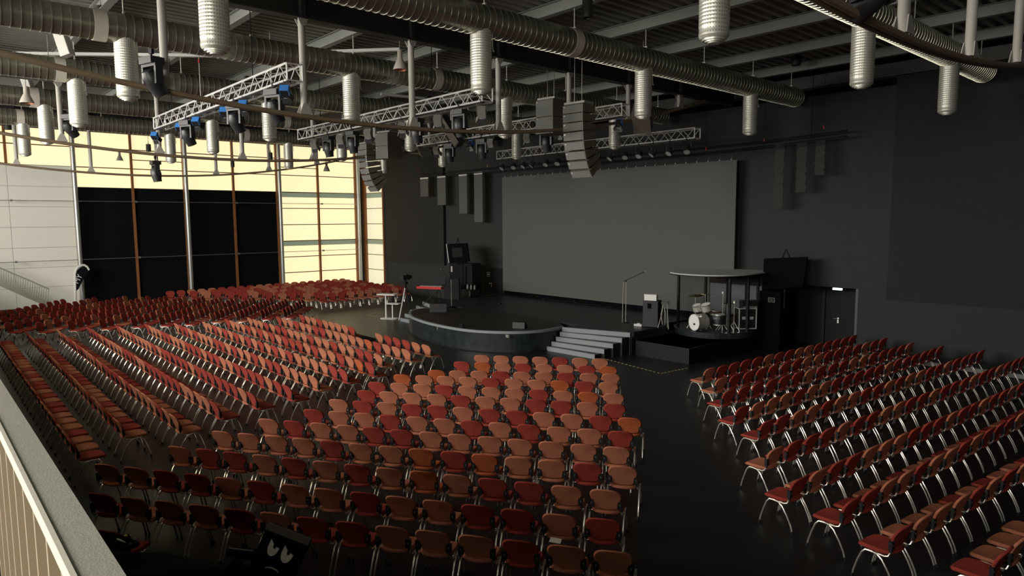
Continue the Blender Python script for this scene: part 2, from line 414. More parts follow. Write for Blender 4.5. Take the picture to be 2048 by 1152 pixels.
# ---- left stage door
door2 = struct(MB().bbox((-28.32, WY-0.03, 0.35), (-26.82, WY+0.01, 2.05)).build('door_2', 'door_dark'))
part(MB().bbox((-28.78, WY-0.05, 2.36), (-26.75, WY, 2.40)).bbox((-28.78, WY-0.03, 2.05), (-26.75, WY, 2.36)), 'door_frame', 'wall_black', door2)
p = ony(983, 567, WY-0.06)
part(MB().tube([p, p+Vector((0,-0.06,0)), p+Vector((-0.12,-0.06,0))], 0.016, 6).box(p+Vector((0,0,-0.08)), (0.06,0.02,0.26)), 'door_handle', 'chrome', door2)
p = ony(977, 548.5, WY-0.06)
pic = MB().box(p, (0.24,0.012,0.23)).box(p+Vector((0,-0.008,0)), (0.19,0.012,0.18), 1)
pic.box(p+Vector((0,-0.016,-0.005)), (0.13,0.012,0.05)).box(p+Vector((0,-0.016,0.035)), (0.07,0.012,0.03))
pic = pic.build('door_sign', ['sign_white', 'black_matte']); tag(pic, 'white framed pictogram sign on the black door left of the projection wall', 'sign')
# baseboard: pale cable duct along the stage wall
struct(MB().bbox((NX1+0.3, WY-0.14, 0.02), (6, WY, 0.13)).bbox((NX1+0.3, WY-0.15, 0.13), (6, WY, 0.145)).build('baseboard_stage', 'brace_white'))
# ---- right, back and balcony
struct(MB().bbox((6, -9.4, 0), (6.2, 24, 9.7)).build('wall_right', 'wall_black'))
b = MB().bbox((-41.5, -9.4, 0), (6.2, -9.1, 4.9)).bbox((-41.5, -9.4, 9.05), (6.2, -9.1, 9.75)).bbox((-41.5, -9.4, 4.9), (-33.2, -9.1, 9.1)).bbox((-10.8, -9.4, 4.9), (-4.2, -9.1, 9.1)).bbox((5.0, -9.4, 4.9), (6.2, -9.1, 9.1))
struct(b.build('wall_back', 'wall_dim'))
wb = struct(MB().bbox((-33.2, -9.36, 4.9), (-10.8, -9.32, 9.05)).build('window_20', 'pane_glow'))
wb2 = struct(MB().bbox((-4.2, -9.36, 4.9), (5.0, -9.32, 9.05)).build('window_22', 'pane_glow'))
for k in range(4): part(MB().bbox((-4.25+k*3.05, -9.3, 4.9), (-4.15+k*3.05, -9.12, 9.05)), 'mullion', 'timber', wb2)
for k in range(9): part(MB().bbox((-33.25+k*2.8, -9.3, 4.9), (-33.15+k*2.8, -9.12, 9.05)), 'mullion', 'timber', wb)
wr = struct(MB().bbox((-33.2, -8.6, 9.6), (-10.8, -2.4, 9.63)).build('window_21', 'pane_glow'))  # glowing roof pane added to go with the overhead seat fill
for k in range(9): part(MB().bbox((-33.25+k*2.8, -8.6, 9.52), (-33.15+k*2.8, -2.4, 9.6)), 'mullion', 'purlin_steel', wr)
balc = struct(MB().bbox((-41.2, -9.1, 2.5), (6, 0.22, 2.75)).build('floor_balcony', 'wall_dim'))
# balcony parapet in the lower left corner
pr = thing('balcony_railing', 'pale balcony railing with flat grey top and tan bars in the lower corner', 'railing', (0, 0, 0))
RT = 3.75
MB().bbox((-12, 0.255, RT-0.03), (3, 0.345, RT)).build('top_plate', 'rail_grey', pr)
MB().bbox((-12, 0.243, RT-0.045), (3, 0.256, RT+0.004)).build('edge_strip', 'rail_light', pr)
MB().bbox((-12, 0.29, 2.75), (3, 0.33, RT-0.03)).build('back_panel', 'rail_tan', pr)
for k in range(22):
    xx = -5.2+k*0.26
    MB().bbox((xx-0.013, 0.252, 2.78), (xx+0.013, 0.285, RT-0.04)).build('baluster', 'rail_bar', pr)

# ================================================================== ROOF GIRDERS
YS = [-1.57, 1.1, 3.77, 6.43, 9.1, 11.77, 14.43, 17.1, 19.82]
def chordz(y): return 6.72+0.0116*(y-8.25)**2
GL = ['bowed roof girder above the upper window wall, farthest of the four', 'bowed roof girder with grey struts crossing in front of the window columns',
      'bowed roof girder with dark curved chord crossing the middle of the hall', 'bowed roof girder with thick tan chord overhead, nearest of the four']
for gi, X in enumerate((-34.9, -24.27, -13.6, -3.1)):
    g = thing('roof_girder', GL[gi], 'girder', (X, 8.25, 8.7), 0, 'bowed roof girders')
    L = lambda y, z, dx=0: (dx, y-8.25, z-8.7)
    b = MB().bbox(L(-9, 8.72, -0.13), L(23.3, 8.75, 0.13)).bbox(L(-9, 9.33, -0.13), L(23.3, 9.36, 0.13)).bbox(L(-9, 8.75, -0.012), L(23.3, 9.33, 0.012))
    b.build('beam', 'girder_steel', g)
    ys = [-4.8+i*(26.1/40) for i in range(41)]
    MB().tube([L(y, chordz(y), -0.045) for y in ys], 0.045, 8).tube([L(y, chordz(y), 0.045) for y in ys], 0.045, 8).build('bottom_chord', 'chord_steel', g)
    for y in YS:
        zc = chordz(y)
        s_ = MB().cyl(L(y, zc+0.06, 0), L(y, 8.72, 0), 0.072, 12).build('strut', 'strut_steel', g)
        for (zz, sg_) in ((zc+0.04, 1), (8.72, -1)):
            hw_, ht_ = (0.14, 0.22) if sg_ > 0 else (0.11, 0.13)
            for (x0, x1, x2, x3) in ((-0.09, -0.075, -0.075, -0.06), (0.075, 0.06, 0.09, 0.075)):
                br = MB()
                br._add([L(y-hw_, zz, x0), L(y+hw_, zz, x0), L(y+0.05, zz+sg_*ht_, x1), L(y-0.05, zz+sg_*ht_, x1),
                     L(y-hw_, zz, x2), L(y+hw_, zz, x2), L(y+0.05, zz+sg_*ht_, x3), L(y-0.05, zz+sg_*ht_, x3)], [(0,1,2,3),(7,6,5,4),(0,4,5,1),(1,5,6,2),(2,6,7,3),(3,7,4,0)])
                br.build('gusset', 'strut_steel', s_)
        MB().bbox(L(y-0.05, 8.75, -0.12), L(y+0.05, 9.33, 0.12)).build('stiffener', 'girder_steel', g)
# cable trays along the girders
for gi, X in enumerate((-24.27, -13.6)):
    b = MB()
    for dx in (-0.55, -0.28): b.bbox((X+dx, -6, 8.93), (X+dx+0.015, 22.5, 9.01))
    y = -6
    while y < 22.5: b.bbox((X-0.55, y, 8.93), (X-0.27, y+0.05, 8.945)); y += 0.16
    tag(b.build('cable_tray', 'purlin_steel'), ('perforated cable tray along the far roof girder', 'perforated cable tray along the middle roof girder')[gi], 'cable tray', 'cable trays')

# ================================================================== AIR DUCTS
DX = (-5.6, -10.93, -16.27, -21.6, -26.9, -32.3)
DL = ['spiral air duct overhead at the upper corner, nearest of the six', 'large spiral air duct over the middle of the hall, second nearest', 'spiral air duct running past the near truss, third nearest',
      'spiral air duct behind the near truss, fourth from the balcony corner', 'spiral air duct, second from the window wall', 'spiral air duct just above the window wall, farthest of the six']
DR, DZ = 0.30, 8.6
pr_ = []; y = -6.0
while y < 22.55:
    pr_ += [(DR, y), (DR, y+0.136), (DR+0.011, y+0.138), (DR+0.011, y+0.156), (DR, y+0.158)]; y += 0.16
pr_.append((0.02, y))
pipe = MB().lathe(pr_, 28, 0, (0, 0, 0), RX(-PI/2)).mesh('duct_pipe', 'galvanised')
dp = [(0.215, 0.02)]; z = -0.28
dp += [(0.215, z)]
while z > -1.16:
    dp += [(0.215, z), (0.2185, z-0.01), (0.2185, z-0.03), (0.2135, z-0.04)]; z -= 0.052
dp += [(0.212, -1.21), (0.216, -1.22), (0.216, -1.27)]
diff = MB().lathe([(r, zz) for r, zz in dp], 28).mesh('diffuser', 'slotted_steel')
cap = MB().lathe([(0.216, -1.27), (0.19, -1.31), (0.17, -1.31), (0.165, -1.335), (0.13, -1.335), (0.125, -1.355), (0.09, -1.355), (0.085, -1.37), (0.001, -1.37)], 28).mesh('end_cap', 'galvanised_bright')
hookm = MB().tube([(0.235, 0, 0.0), (0.24, 0, -0.32), (0.255, 0, -0.42), (0.275, 0, -0.40)], 0.009, 6).mesh('lever', 'galvanised_bright')
collar = MB().lathe([(DR+0.003, -0.12), (DR+0.016, -0.12), (DR+0.016, 0.12), (DR+0.003, 0.12)], 28, 0, (0,0,0), RX(-PI/2)).mesh('collar', 'cream_metal')
hang = MB().cyl((0,0,0.28), (0,0,0.8), 0.012, 6).box((0,0,0.33), (0.1,0.03,0.05)).mesh('hanger', 'galvanised_bright')
def child(name, me, parent, loc=(0,0,0), rot=None):
    o = bpy.data.objects.new(name, me); C.objects.link(o); o.parent = parent; o.location = loc
    if rot: o.rotation_euler = rot
    return o
coll = {1: [(1143, 85)], 2: [(198, 66), (868, 150)], 3: [(118, 132), (690, 187)], 4: [(68, 202), (570, 236)], 5: [(40, 240), (490, 268)]}
for di, X in enumerate(DX):
    d = thing('air_duct', DL[di], 'air duct', (X, 0, DZ), 0, 'spiral air ducts')
    child('duct_pipe', pipe, d)
    for (px, py) in coll.get(di, []):
        child('collar', collar, d, (0, onx(px, py, X).y, 0))
    for y in (-1.6, 3.77, 9.0, 14.35, 19.7):
        f = child('diffuser', diff, d, (0, y, -0.1))
        child('end_cap', cap, f); child('lever', hookm, f, (0, 0, -0.1), (0, 0, 0.9))
    for y in PURY[1:]:
        child('hanger', hang, d, (0, y, 0))
# ================================================================== STAGE
HS = 0.75
st = thing('stage', 'low black stage along the dark wall with oval front and grey nosing', 'stage', (-20.4, 20, 0))
def SL(p): return (p[0]+20.4, p[1]-20.0)
main = [(-26.6, 18.2), (-14.2, 18.2), (-14.1, 20.2), (-14.65, 20.3), (-14.65, 23.3), (-26.6, 23.3)]
MB().prism([SL(p) for p in main], 0, HS).build('stage_deck', 'stage_black', st)
MB().bbox(SL((-26.6, 23.3))+(0,), SL((-14.0, 23.39))+(0.93,)).build('stage_back_ledge', 'black_matte', st)
MB().bbox(SL((-14.2, 18.2))+(HS-0.13,), SL((-14.13, 20.2))+(HS+0.02,)).build('edge_trim', 'black_metal', st)
arc = [(-24.35, 17.3), (-24.5, 16.6), (-24.2, 15.95), (-23.6, 15.45), (-22.8, 15.02), (-22.1, 14.8), (-21.2, 14.6), (-20.2, 14.5), (-19.2, 14.5), (-18.4, 14.65), (-17.7, 15.0), (-17.1, 15.52), (-16.78, 16.1), (-16.68, 16.75), (-16.75, 17.5)]
def smooth(pts, n=4):
    out = []
    for i in range(len(pts)-1):
        p0, p1, p2, p3 = [Vector((*pts[max(0, min(len(pts)-1, j))], 0)) for j in (i-1, i, i+1, i+2)]
        for k in range(n):
            t = k/n
            q = 0.5*((2*p1)+(p2-p0)*t+(2*p0-5*p1+4*p2-p3)*t*t+(3*p1-p0-3*p2+p3)*t*t*t)
            out.append((q.x, q.y))
    return out+[pts[-1]]
arcs = smooth(arc)
rear = smooth([(-16.75, 17.5), (-17.6, 18.05), (-19.3, 18.35), (-20.9, 18.4), (-22.4, 18.25), (-23.5, 17.8), (-24.35, 17.3)])
MB().prism([SL(p) for p in arcs+rear[1:-1]], 0, HS+0.006).build('oval_deck', 'thrust_brown', st)
def offset(pts, d):
    out = []
    for i, p in enumerate(pts):
        a, c = pts[max(0, i-1)], pts[min(len(pts)-1, i+1)]
        t = Vector((c[0]-a[0], c[1]-a[1], 0)).normalized()
        out.append((p[0]+t.y*d, p[1]-t.x*d))
    return out
def band(pts, d0, d1, z0, z1, mi=0):
    a, c = offset(pts, d0), offset(pts, d1); n = len(pts); b = MB()
    vs = [SL(p)+(z0,) for p in a]+[SL(p)+(z0,) for p in c]+[SL(p)+(z1,) for p in a]+[SL(p)+(z1,) for p in c]
    fs = []
    for i in range(n-1):
        fs += [(i, i+1, n+i+1, n+i), (2*n+i, 3*n+i, 3*n+i+1, 2*n+i+1), (n+i, n+i+1, 3*n+i+1, 3*n+i), (i, 2*n+i, 2*n+i+1, i+1)]
    fs += [(0, n, 3*n, 2*n), (n-1, 3*n-1, 4*n-1, 2*n-1)]
    return b._add(vs, fs, mi)
band(arcs, -0.06, 0.035, HS-0.075, HS+0.012).build('nosing', 'nosing_grey', st)
band(arcs, 0.0, 0.02, 0.02, HS-0.075).build('front_fascia', 'stage_front', st)
band(arcs, 0.0, 0.04, 0.0, 0.035).build('base_trim', 'black_metal', st)
for (px, py) in ((874.5, 655), (1015, 671)):
    p = onz(px, py, HS-0.12); MB().box((p.x+20.4, p.y-20, HS-0.14), (0.22, 0.06, 0.09), 0, RZ(-0.3)).build('service_hatch', 'lamp_grey', st)
# stairs (right pair measured, left pair mirrored about the stage centre)
R_ = [(-14.24, 18.15), (-14.27, 17.76), (-14.34, 17.38), (-14.42, 17.03), (-14.54, 16.7), (-14.6, 16.4)]
L_ = [(-16.66, 17.35), (-16.62, 17.2), (-16.62, 17.0), (-16.64, 16.8), (-16.68, 16.6), (-16.7, 16.4)]
for side in (1, -1):
    fx = (lambda p: SL(p)) if side == 1 else (lambda p: (-(p[0]+20.4), p[1]-20))
    nm = thing('stage_stairs', ('grey five step stairs at the stage corner beside the drum riser', 'grey stairs at the far stage corner behind the oval front')[0 if side == 1 else 1], 'stairs', (-20.4, 20, 0), 0, 'stage stairs')
    for k in range(5):
        z1 = HS-0.15*k-(0.004 if k == 0 else 0)
        fr = [L_[k], R_[k]]
        back = [(R_[k][0]+0.0, 18.195), (L_[k][0], 18.195)]
        poly = [fx(p) for p in fr+back]
        if side == -1: poly = poly[::-1]
        s_ = MB().prism(poly, 0.0, z1).build('step', 'stage_black', nm)
        d = Vector((R_[k][0]-L_[k][0], R_[k][1]-L_[k][1], 0)).normalized(); nn = Vector((d.y, -d.x, 0))
        a = Vector((*L_[k], 0)); c = Vector((*R_[k], 0))
        q = [(a.x, a.y), (c.x, c.y), (c.x+nn.x*0.02, c.y+nn.y*0.02), (a.x+nn.x*0.02, a.y+nn.y*0.02)]
        q = [fx(p) for p in q]
        if side == -1: q = q[::-1]
        MB().prism(q, z1-0.148, z1+0.006).build('riser', 'nosing_grey', s_)
        q = [(a.x, a.y), (c.x, c.y), (c.x-nn.x*0.05, c.y-nn.y*0.05), (a.x-nn.x*0.05, a.y-nn.y*0.05)]
        q = [fx(p) for p in q][::-1]
        if side == -1: q = q[::-1]
        MB().prism(q, z1, z1+0.006).build('nosing', 'nosing_grey', s_)
# ---- drum platform and booth
pl = thing('drum_platform', 'low black platform beside the stage carrying the round drum booth', 'platform', (-13, 20.8, 0))
MB().bbox((-1.08, -2.55, 0), (1.02, 2.55, 0.5)).bbox((-1.6, -0.4, 0), (-1.08, 2.55, 0.5)).build('platform_body', 'platform_black', pl)
MB().bbox((-1.08, -2.56, 0.485), (1.03, 2.55, 0.5)).build('platform_top', 'platform_top', pl)
BC = (-13.12, 21.6)
bt = thing('drum_booth', 'round drum booth with clear panels, dark posts and flat grey cloth roof', 'drum booth', (BC[0], BC[1], 0.5))
MB().lathe([(0.001, 0.2), (1.42, 0.2), (1.45, 0.19), (1.45, 0.0)], 48, smooth=False).build('round_riser', 'stage_front', bt)
rp = [(-0.95, -1.45), (-0.3, -1.72), (0.5, -1.68), (1.1, -1.3), (1.42, -0.5), (1.4, 0.6), (1.2, 1.5), (0.1, 1.55), (-1.1, 1.4), (-1.3, 0.6), (-1.25, -0.6)]
rp = smooth(rp+[rp[0]], 3)[:-1]
MB().prism(rp, 2.16, 2.205).build('roof', 'roof_cloth', bt)
MB().prism([(x*1.01, y*1.01) for x, y in rp], 2.13, 2.165).build('roof_rim', 'black_metal', bt)
posts = [(-1.08, -0.72), (-0.95, 0.85), (1.1, -0.95), (1.32, -0.13), (1.1, 0.95)]
for (x, y) in posts:
    MB().bbox((x-0.04, y-0.04, 0.2), (x+0.04, y+0.04, 2.14)).build('post', 'black_metal', bt)
for (a, c) in ((0, 2), (2, 3), (3, 4), (0, 1)):
    p, q = Vector((*posts[a], 0)), Vector((*posts[c], 0)); d = (q-p).normalized(); n_ = Vector((-d.y, d.x, 0))*0.004
    p += d*0.06; q -= d*0.06
    MB().prism([(p+n_).xy[:], (q+n_).xy[:], (q-n_).xy[:], (p-n_).xy[:]][::-1], 0.22, 2.1).build('glass_panel', 'perspex', bt)
# acoustic grid panels behind the drummer
for i, (x0, x1) in enumerate(((-14.0, -13.25), (-13.22, -12.5), (-12.47, -11.85))):
    a = thing('acoustic_screen', ('grid patterned acoustic screen behind the bass drum', 'grid patterned acoustic screen behind the drum stool', 'grid patterned acoustic screen behind the flight case')[i], 'acoustic screen', ((x0+x1)/2, 22.72-0.1, 0.7), 0, 'acoustic screens')
    w = (x1-x0)/2
    MB().bbox((-w, -0.03, 0.02), (w, 0.03, 1.85)).build('frame', 'black_metal', a)
    MB().bbox((-w+0.04, -0.045, 0.4), (w-0.04, -0.03, 1.48)).build('grid_sheet', 'acoustic_grid', a)
# ---- drum kit
kit = thing('drum_kit', 'silver drum kit with white bass drum head inside the clear booth', 'drum kit', (-12.95, 21.1, 0.7))
nx, ny = -0.30, -0.954
rot = look((nx, ny, 0))
def kdrum(name, c, r, h, rot, mats=('drum_sparkle', 'chrome', 'drum_head')):
    b = MB().lathe([(r, -h/2), (r, h/2)], 24, 0, c, rot)
    o = b.build(name, [mats[0]], kit)
    MB().lathe([(r-0.005, -h/2-0.012), (r+0.012, -h/2-0.012), (r+0.012, -h/2+0.025)], 24, 0, c, rot).lathe([(r+0.012, h/2-0.025), (r+0.012, h/2+0.012), (r-0.005, h/2+0.012)], 24, 0, c, rot).build('hoop', mats[1], o)
    MB().lathe([(0.001, -h/2-0.006), (r, -h/2-0.004)], 24, 0, c, rot).lathe([(r, h/2+0.004), (0.001, h/2+0.006)], 24, 0, c, rot).build('drumhead', mats[2], o)
    return o
bd = kdrum('bass_drum', (-0.12, -0.62, 0.3), 0.285, 0.42, rot)
hp = Vector((-0.12, -0.62, 0.3))+Vector((nx, ny, 0))*0.222
MB().box(hp+Vector((0.02, 0, -0.06)), (0.09, 0.012, 0.06), 0, RZ(math.atan2(ny, nx)+PI/2)).build('microphone_port', 'black_matte', bd)
tl = look((0.1, 0.35, -1))
kdrum('tom_drum', (-0.25, -0.55, 0.78), 0.15, 0.2, tl, ('drum_silver', 'chrome', 'drum_head'))
kdrum('tom_drum', (0.08, -0.5, 0.82), 0.165, 0.22, tl, ('drum_silver', 'chrome', 'drum_head'))
kdrum('floor_tom', (0.42, -0.2, 0.4), 0.2, 0.36, look((0, 0, -1)), ('black_plastic', 'chrome', 'drum_head'))
kdrum('snare_drum', (0.12, 0.02, 0.6), 0.17, 0.14, look((0, 0, -1)), ('timber_dark', 'chrome', 'drum_head'))
for (x, y, z, r, ti) in ((-0.52, -0.25, 1.16, 0.26, 0.12), (-0.25, -0.05, 1.22, 0.26, -0.1), (0.5, 0.15, 0.95, 0.2, 0.05)):
    s_ = MB().cyl((x, y, 0.12), (x, y, z), 0.012, 6).tube([(x+0.28, y, 0), (x, y, 0.42)], 0.01, 5).tube([(x-0.2, y+0.2, 0), (x, y, 0.42)], 0.01, 5).tube([(x-0.2, y-0.2, 0), (x, y, 0.42)], 0.01, 5).build('cymbal_stand', 'chrome', kit)
    MB().lathe([(0.001, 0.035), (0.03, 0.03), (0.05, 0.012), (r, 0.0), (r, -0.004)], 24, 0, (x, y, z), RX(ti)).build('cymbal', 'brass', s_)
for (x, y, z) in ((0.42, 0.0, 1.32), (0.72, 0.25, 1.0)):
    MB().cyl((x, y, 0), (x, y, z), 0.012, 6).tube([(x+0.22, y, 0), (x, y, 0.3)], 0.01, 5).tube([(x-0.16, y+0.16, 0), (x, y, 0.3)], 0.01, 5).tube([(x-0.16, y-0.16, 0), (x, y, 0.3)], 0.01, 5).box((x, y, z), (0.06, 0.05, 0.08)).build('hardware_stand', 'chrome', kit)
MB().lathe([(0.001, 0.53), (0.16, 0.53), (0.175, 0.5), (0.16, 0.46), (0.001, 0.46)], 16, 0, (0.42, 0.42, 0)).cyl((0.42, 0.42, 0.05), (0.42, 0.42, 0.46), 0.02, 8).build('drum_stool', 'black_plastic', kit)
# ---- flight case, amplifier head on it
fc = thing('flight_case', 'black flight case with pale metal edges at the booth side', 'flight case', (-12.05, 21.75, 0.7), 0.9)
MB().bbox((-0.3, -0.25, 0.08), (0.3, 0.25, 0.78)).build('case_body', 'black_plastic', fc)
eg = MB()
for (x, z) in ((-0.3, 0.08), (0.3, 0.08), (-0.3, 0.78), (0.3, 0.78)): eg.bbox((x-0.015, -0.262, z-0.015), (x+0.015, 0.262, z+0.015))
for (x, y) in ((-0.3, -0.25), (0.3, -0.25), (-0.3, 0.25), (0.3, 0.25)): eg.bbox((x-0.016, y-0.016, 0.08), (x+0.016, y+0.016, 0.79))
for z in (0.08, 0.78):
    for y in (-0.25, 0.25): eg.bbox((-0.3, y-0.016, z-0.016), (0.3, y+0.016, z+0.016))
eg.build('metal_edging', 'lens_pale', fc)
for x in (-0.14, 0.14): MB().bbox((x-0.06, -0.262, 0.4), (x+0.06, -0.25, 0.5)).bbox((x-0.045, -0.27, 0.42), (x+0.045, -0.262, 0.45)).build('latch', 'lens_pale', fc)
for x in (-0.22, 0.22):
    for y in (-0.18, 0.18): MB().cyl((x-0.02, y, 0.04), (x+0.02, y, 0.04), 0.04, 10).build('caster', 'black_plastic', fc)
ah = thing('amplifier_head', 'black amplifier head standing on the flight case in the booth', 'amplifier', (-11.98, 21.85, 1.48), 0.9)
MB().bbox((-0.27, -0.15, 0.0), (0.27, 0.15, 0.26)).build('amplifier_body', 'black_plastic', ah)
MB().bbox((-0.25, -0.16, 0.02), (0.25, -0.15, 0.06)).build('control_panel', 'lamp_grey', ah)
# ---- keyboard amp stack beside the stairs, white box on it
P1 = Vector((-14.52, 19.75, HS))
am = thing('bass_cabinet', 'dark grey speaker cabinet on the stage edge beside the drum booth', 'speaker cabinet', P1, 0.35)
MB().bbox((-0.27, -0.25, 0.03), (0.27, 0.25, 0.95)).build('cabinet_body', 'cab_grey', am)
MB().bbox((0.272, -0.23, 0.06), (0.285, 0.23, 0.92)).build('front_grille', 'black_cloth', am)
MB().bbox((-0.1, -0.258, 0.68), (0.04, -0.25, 0.86)).build('rear_plate', 'black_matte', am)
wb_ = MB().bbox((-0.22, -0.13, 0), (0.22, 0.13, 0.2)).bbox((-0.23, -0.14, 0.19), (0.23, 0.14, 0.215)).build('white_box', 'white_board', None, P1+Vector((-0.05, 0, 0.95)), (0, 0, 0.35))
tag(wb_, 'small white box lying on the grey speaker cabinet beside the booth', 'box')
gs = thing('guitar_stand', 'black instrument stand with chrome tubes between cabinet and booth', 'stand', P1+Vector((0.55, -0.02, 0)), 0.2)
MB().tube([(-0.2, -0.12, 0), (-0.1, 0, 0.55), (-0.08, 0.02, 0.9)], 0.014, 6).build('leg', 'chrome', gs)
MB().tube([(0.2, -0.12, 0), (0.1, 0, 0.55), (0.08, 0.02, 0.9)], 0.014, 6).build('leg', 'chrome', gs)
MB().tube([(0, 0.25, 0), (0, 0.02, 0.7)], 0.014, 6).build('leg', 'chrome', gs)
MB().bbox((-0.13, -0.02, 0.86), (0.13, 0.05, 0.95)).build('yoke', 'black_plastic', gs)
MB().tube([(-0.06, -0.05, 0.8), (-0.1, -0.1, 0.5), (-0.04, -0.1, 0.15), (0.06, -0.1, 0.15), (0.05, -0.1, 0.5), (0, -0.05, 0.75)], 0.008, 5).build('cable_loop', 'lens_pale', gs)
pd = MB().box((0, 0, 0.05), (0.3, 0.16, 0.08)).box((0.02, -0.02, 0.1), (0.12, 0.08, 0.03)).build('pedal', 'lens_pale', None, P1+Vector((-0.38, -0.28, 0)), (0, 0, 0.2))
tag(pd, 'shiny metal floor pedal in front of the grey speaker cabinet', 'pedal')
# ---- microphone stands
def mic_stand(name, label, loc, h, boom, ang, two=False):
    t = thing(name, label, 'microphone stand', loc, ang, 'microphone stands')
    MB().lathe([(0.001, 0.03), (0.11, 0.025), (0.13, 0.0)], 20).build('round_base', 'black_metal', t)
    MB().cyl((0, 0, 0.02), (0, 0, h), 0.013, 8).build('pole', 'lamp_grey', t)
    if two:
        MB().cyl((-0.12, 0.02, 0.0), (-0.1, 0.0, h), 0.011, 8).build('pole', 'lamp_grey', t)
    a = Vector((-0.12, 0, h-0.02)); e = Vector((boom, 0, h+0.33))
    MB().cyl(a, e, 0.011, 8).build('boom', 'black_metal', t)
    MB().box((0, 0, h), (0.05, 0.05, 0.07)).build('clutch', 'black_plastic', t)
    m_ = MB().lathe([(0.014, -0.1), (0.017, 0.02), (0.026, 0.05), (0.026, 0.08), (0.012, 0.1), (0.001, 0.1)], 12, 0, e, look(-(e-a))).build('microphone', 'black_plastic', t)
    MB().lathe([(0.026, 0.05), (0.028, 0.07), (0.014, 0.102), (0.001, 0.102)], 12, 0, e, look(-(e-a))).build('grille', 'lens_pale', m_)
    return t
mic_stand('microphone_stand', 'microphone stand with raised boom standing alone on the dark stage', (-15.75, 19.8, HS), 1.55, 0.62, 0.75, True)
# ---- small stage monitors
def wedge(label, loc, rz, s=1.0):
    t = thing('floor_monitor', label, 'floor monitor', loc, rz, 'floor monitor speakers')
    pr2 = [(-0.22*s, 0), (0.22*s, 0), (0.2*s, 0.12*s), (-0.05*s, 0.3*s), (-0.2*s, 0.28*s)]
    b = MB(); n = len(pr2); w = 0.28*s
    vs = [(-w, y, z) for y, z in pr2]+[(w, y, z) for y, z in pr2]
    b._add(vs, [tuple(range(n)), tuple(range(n, 2*n))[::-1]]+[(i, n+i, n+(i+1) % n, (i+1) % n) for i in range(n)])
    b.build('cabinet', 'black_plastic', t)
    g = MB(); g._add([(-w*0.9, 0.205*s, 0.12*s), (w*0.9, 0.205*s, 0.12*s), (w*0.9, -0.04*s, 0.305*s), (-w*0.9, -0.04*s, 0.305*s)], [(0, 1, 2, 3)])
    g.build('grille', 'black_matte', t)
    e = MB(); e._add([(-w-0.003, y*0.8, z*0.8+0.02) for y, z in pr2], [tuple(range(n))]); e.build('side_plate', 'speaker_grey', t)
wedge('black floor monitor on the oval stage front beside the stair mouth', onz(1040, 656, HS), 0.5, 0.8)
wedge('larger black floor monitor at the far rim of the oval stage front', onz(877, 623, HS), 0.9, 1.25)
bx = MB().box((0, 0, 0.07), (0.36, 0.06, 0.14)).box((0, -0.032, 0.07), (0.3, 0.006, 0.1)).build('floor_box', 'black_metal', None, onz(923, 655, HS), (0, 0, -0.3))
tag(bx, 'small upright dark box on the rim of the oval stage front', 'box')
b = MB()
for (px, py) in ((1000, 608), (1076, 594), (1088, 600), (1122, 599), (1150, 603), (1200, 606), (1206, 605), (1250, 635)):
    b.box(onz(px, py, HS)+Vector((0, 0, 0.03)), (0.12, 0.1, 0.06))
tag(b.build('floor_sockets', 'black_metal'), 'small socket boxes and cable ends scattered along the stage back', 'cable sockets', kind='stuff')
b = MB()
for k in range(6):
    p = onz(1080+k*24, 597+k*3.0, HS); q = onz(1104+k*24, 600+k*3.0, HS)
    b.tube([p+Vector((0,0,0.015)), (p+q)/2+Vector((0, 0.12*(-1)**k, 0.015)), q+Vector((0,0,0.015))], 0.014, 5)
tag(b.build('stage_cable', 'black_plastic'), 'thin black cable lying along the back of the stage', 'cable')
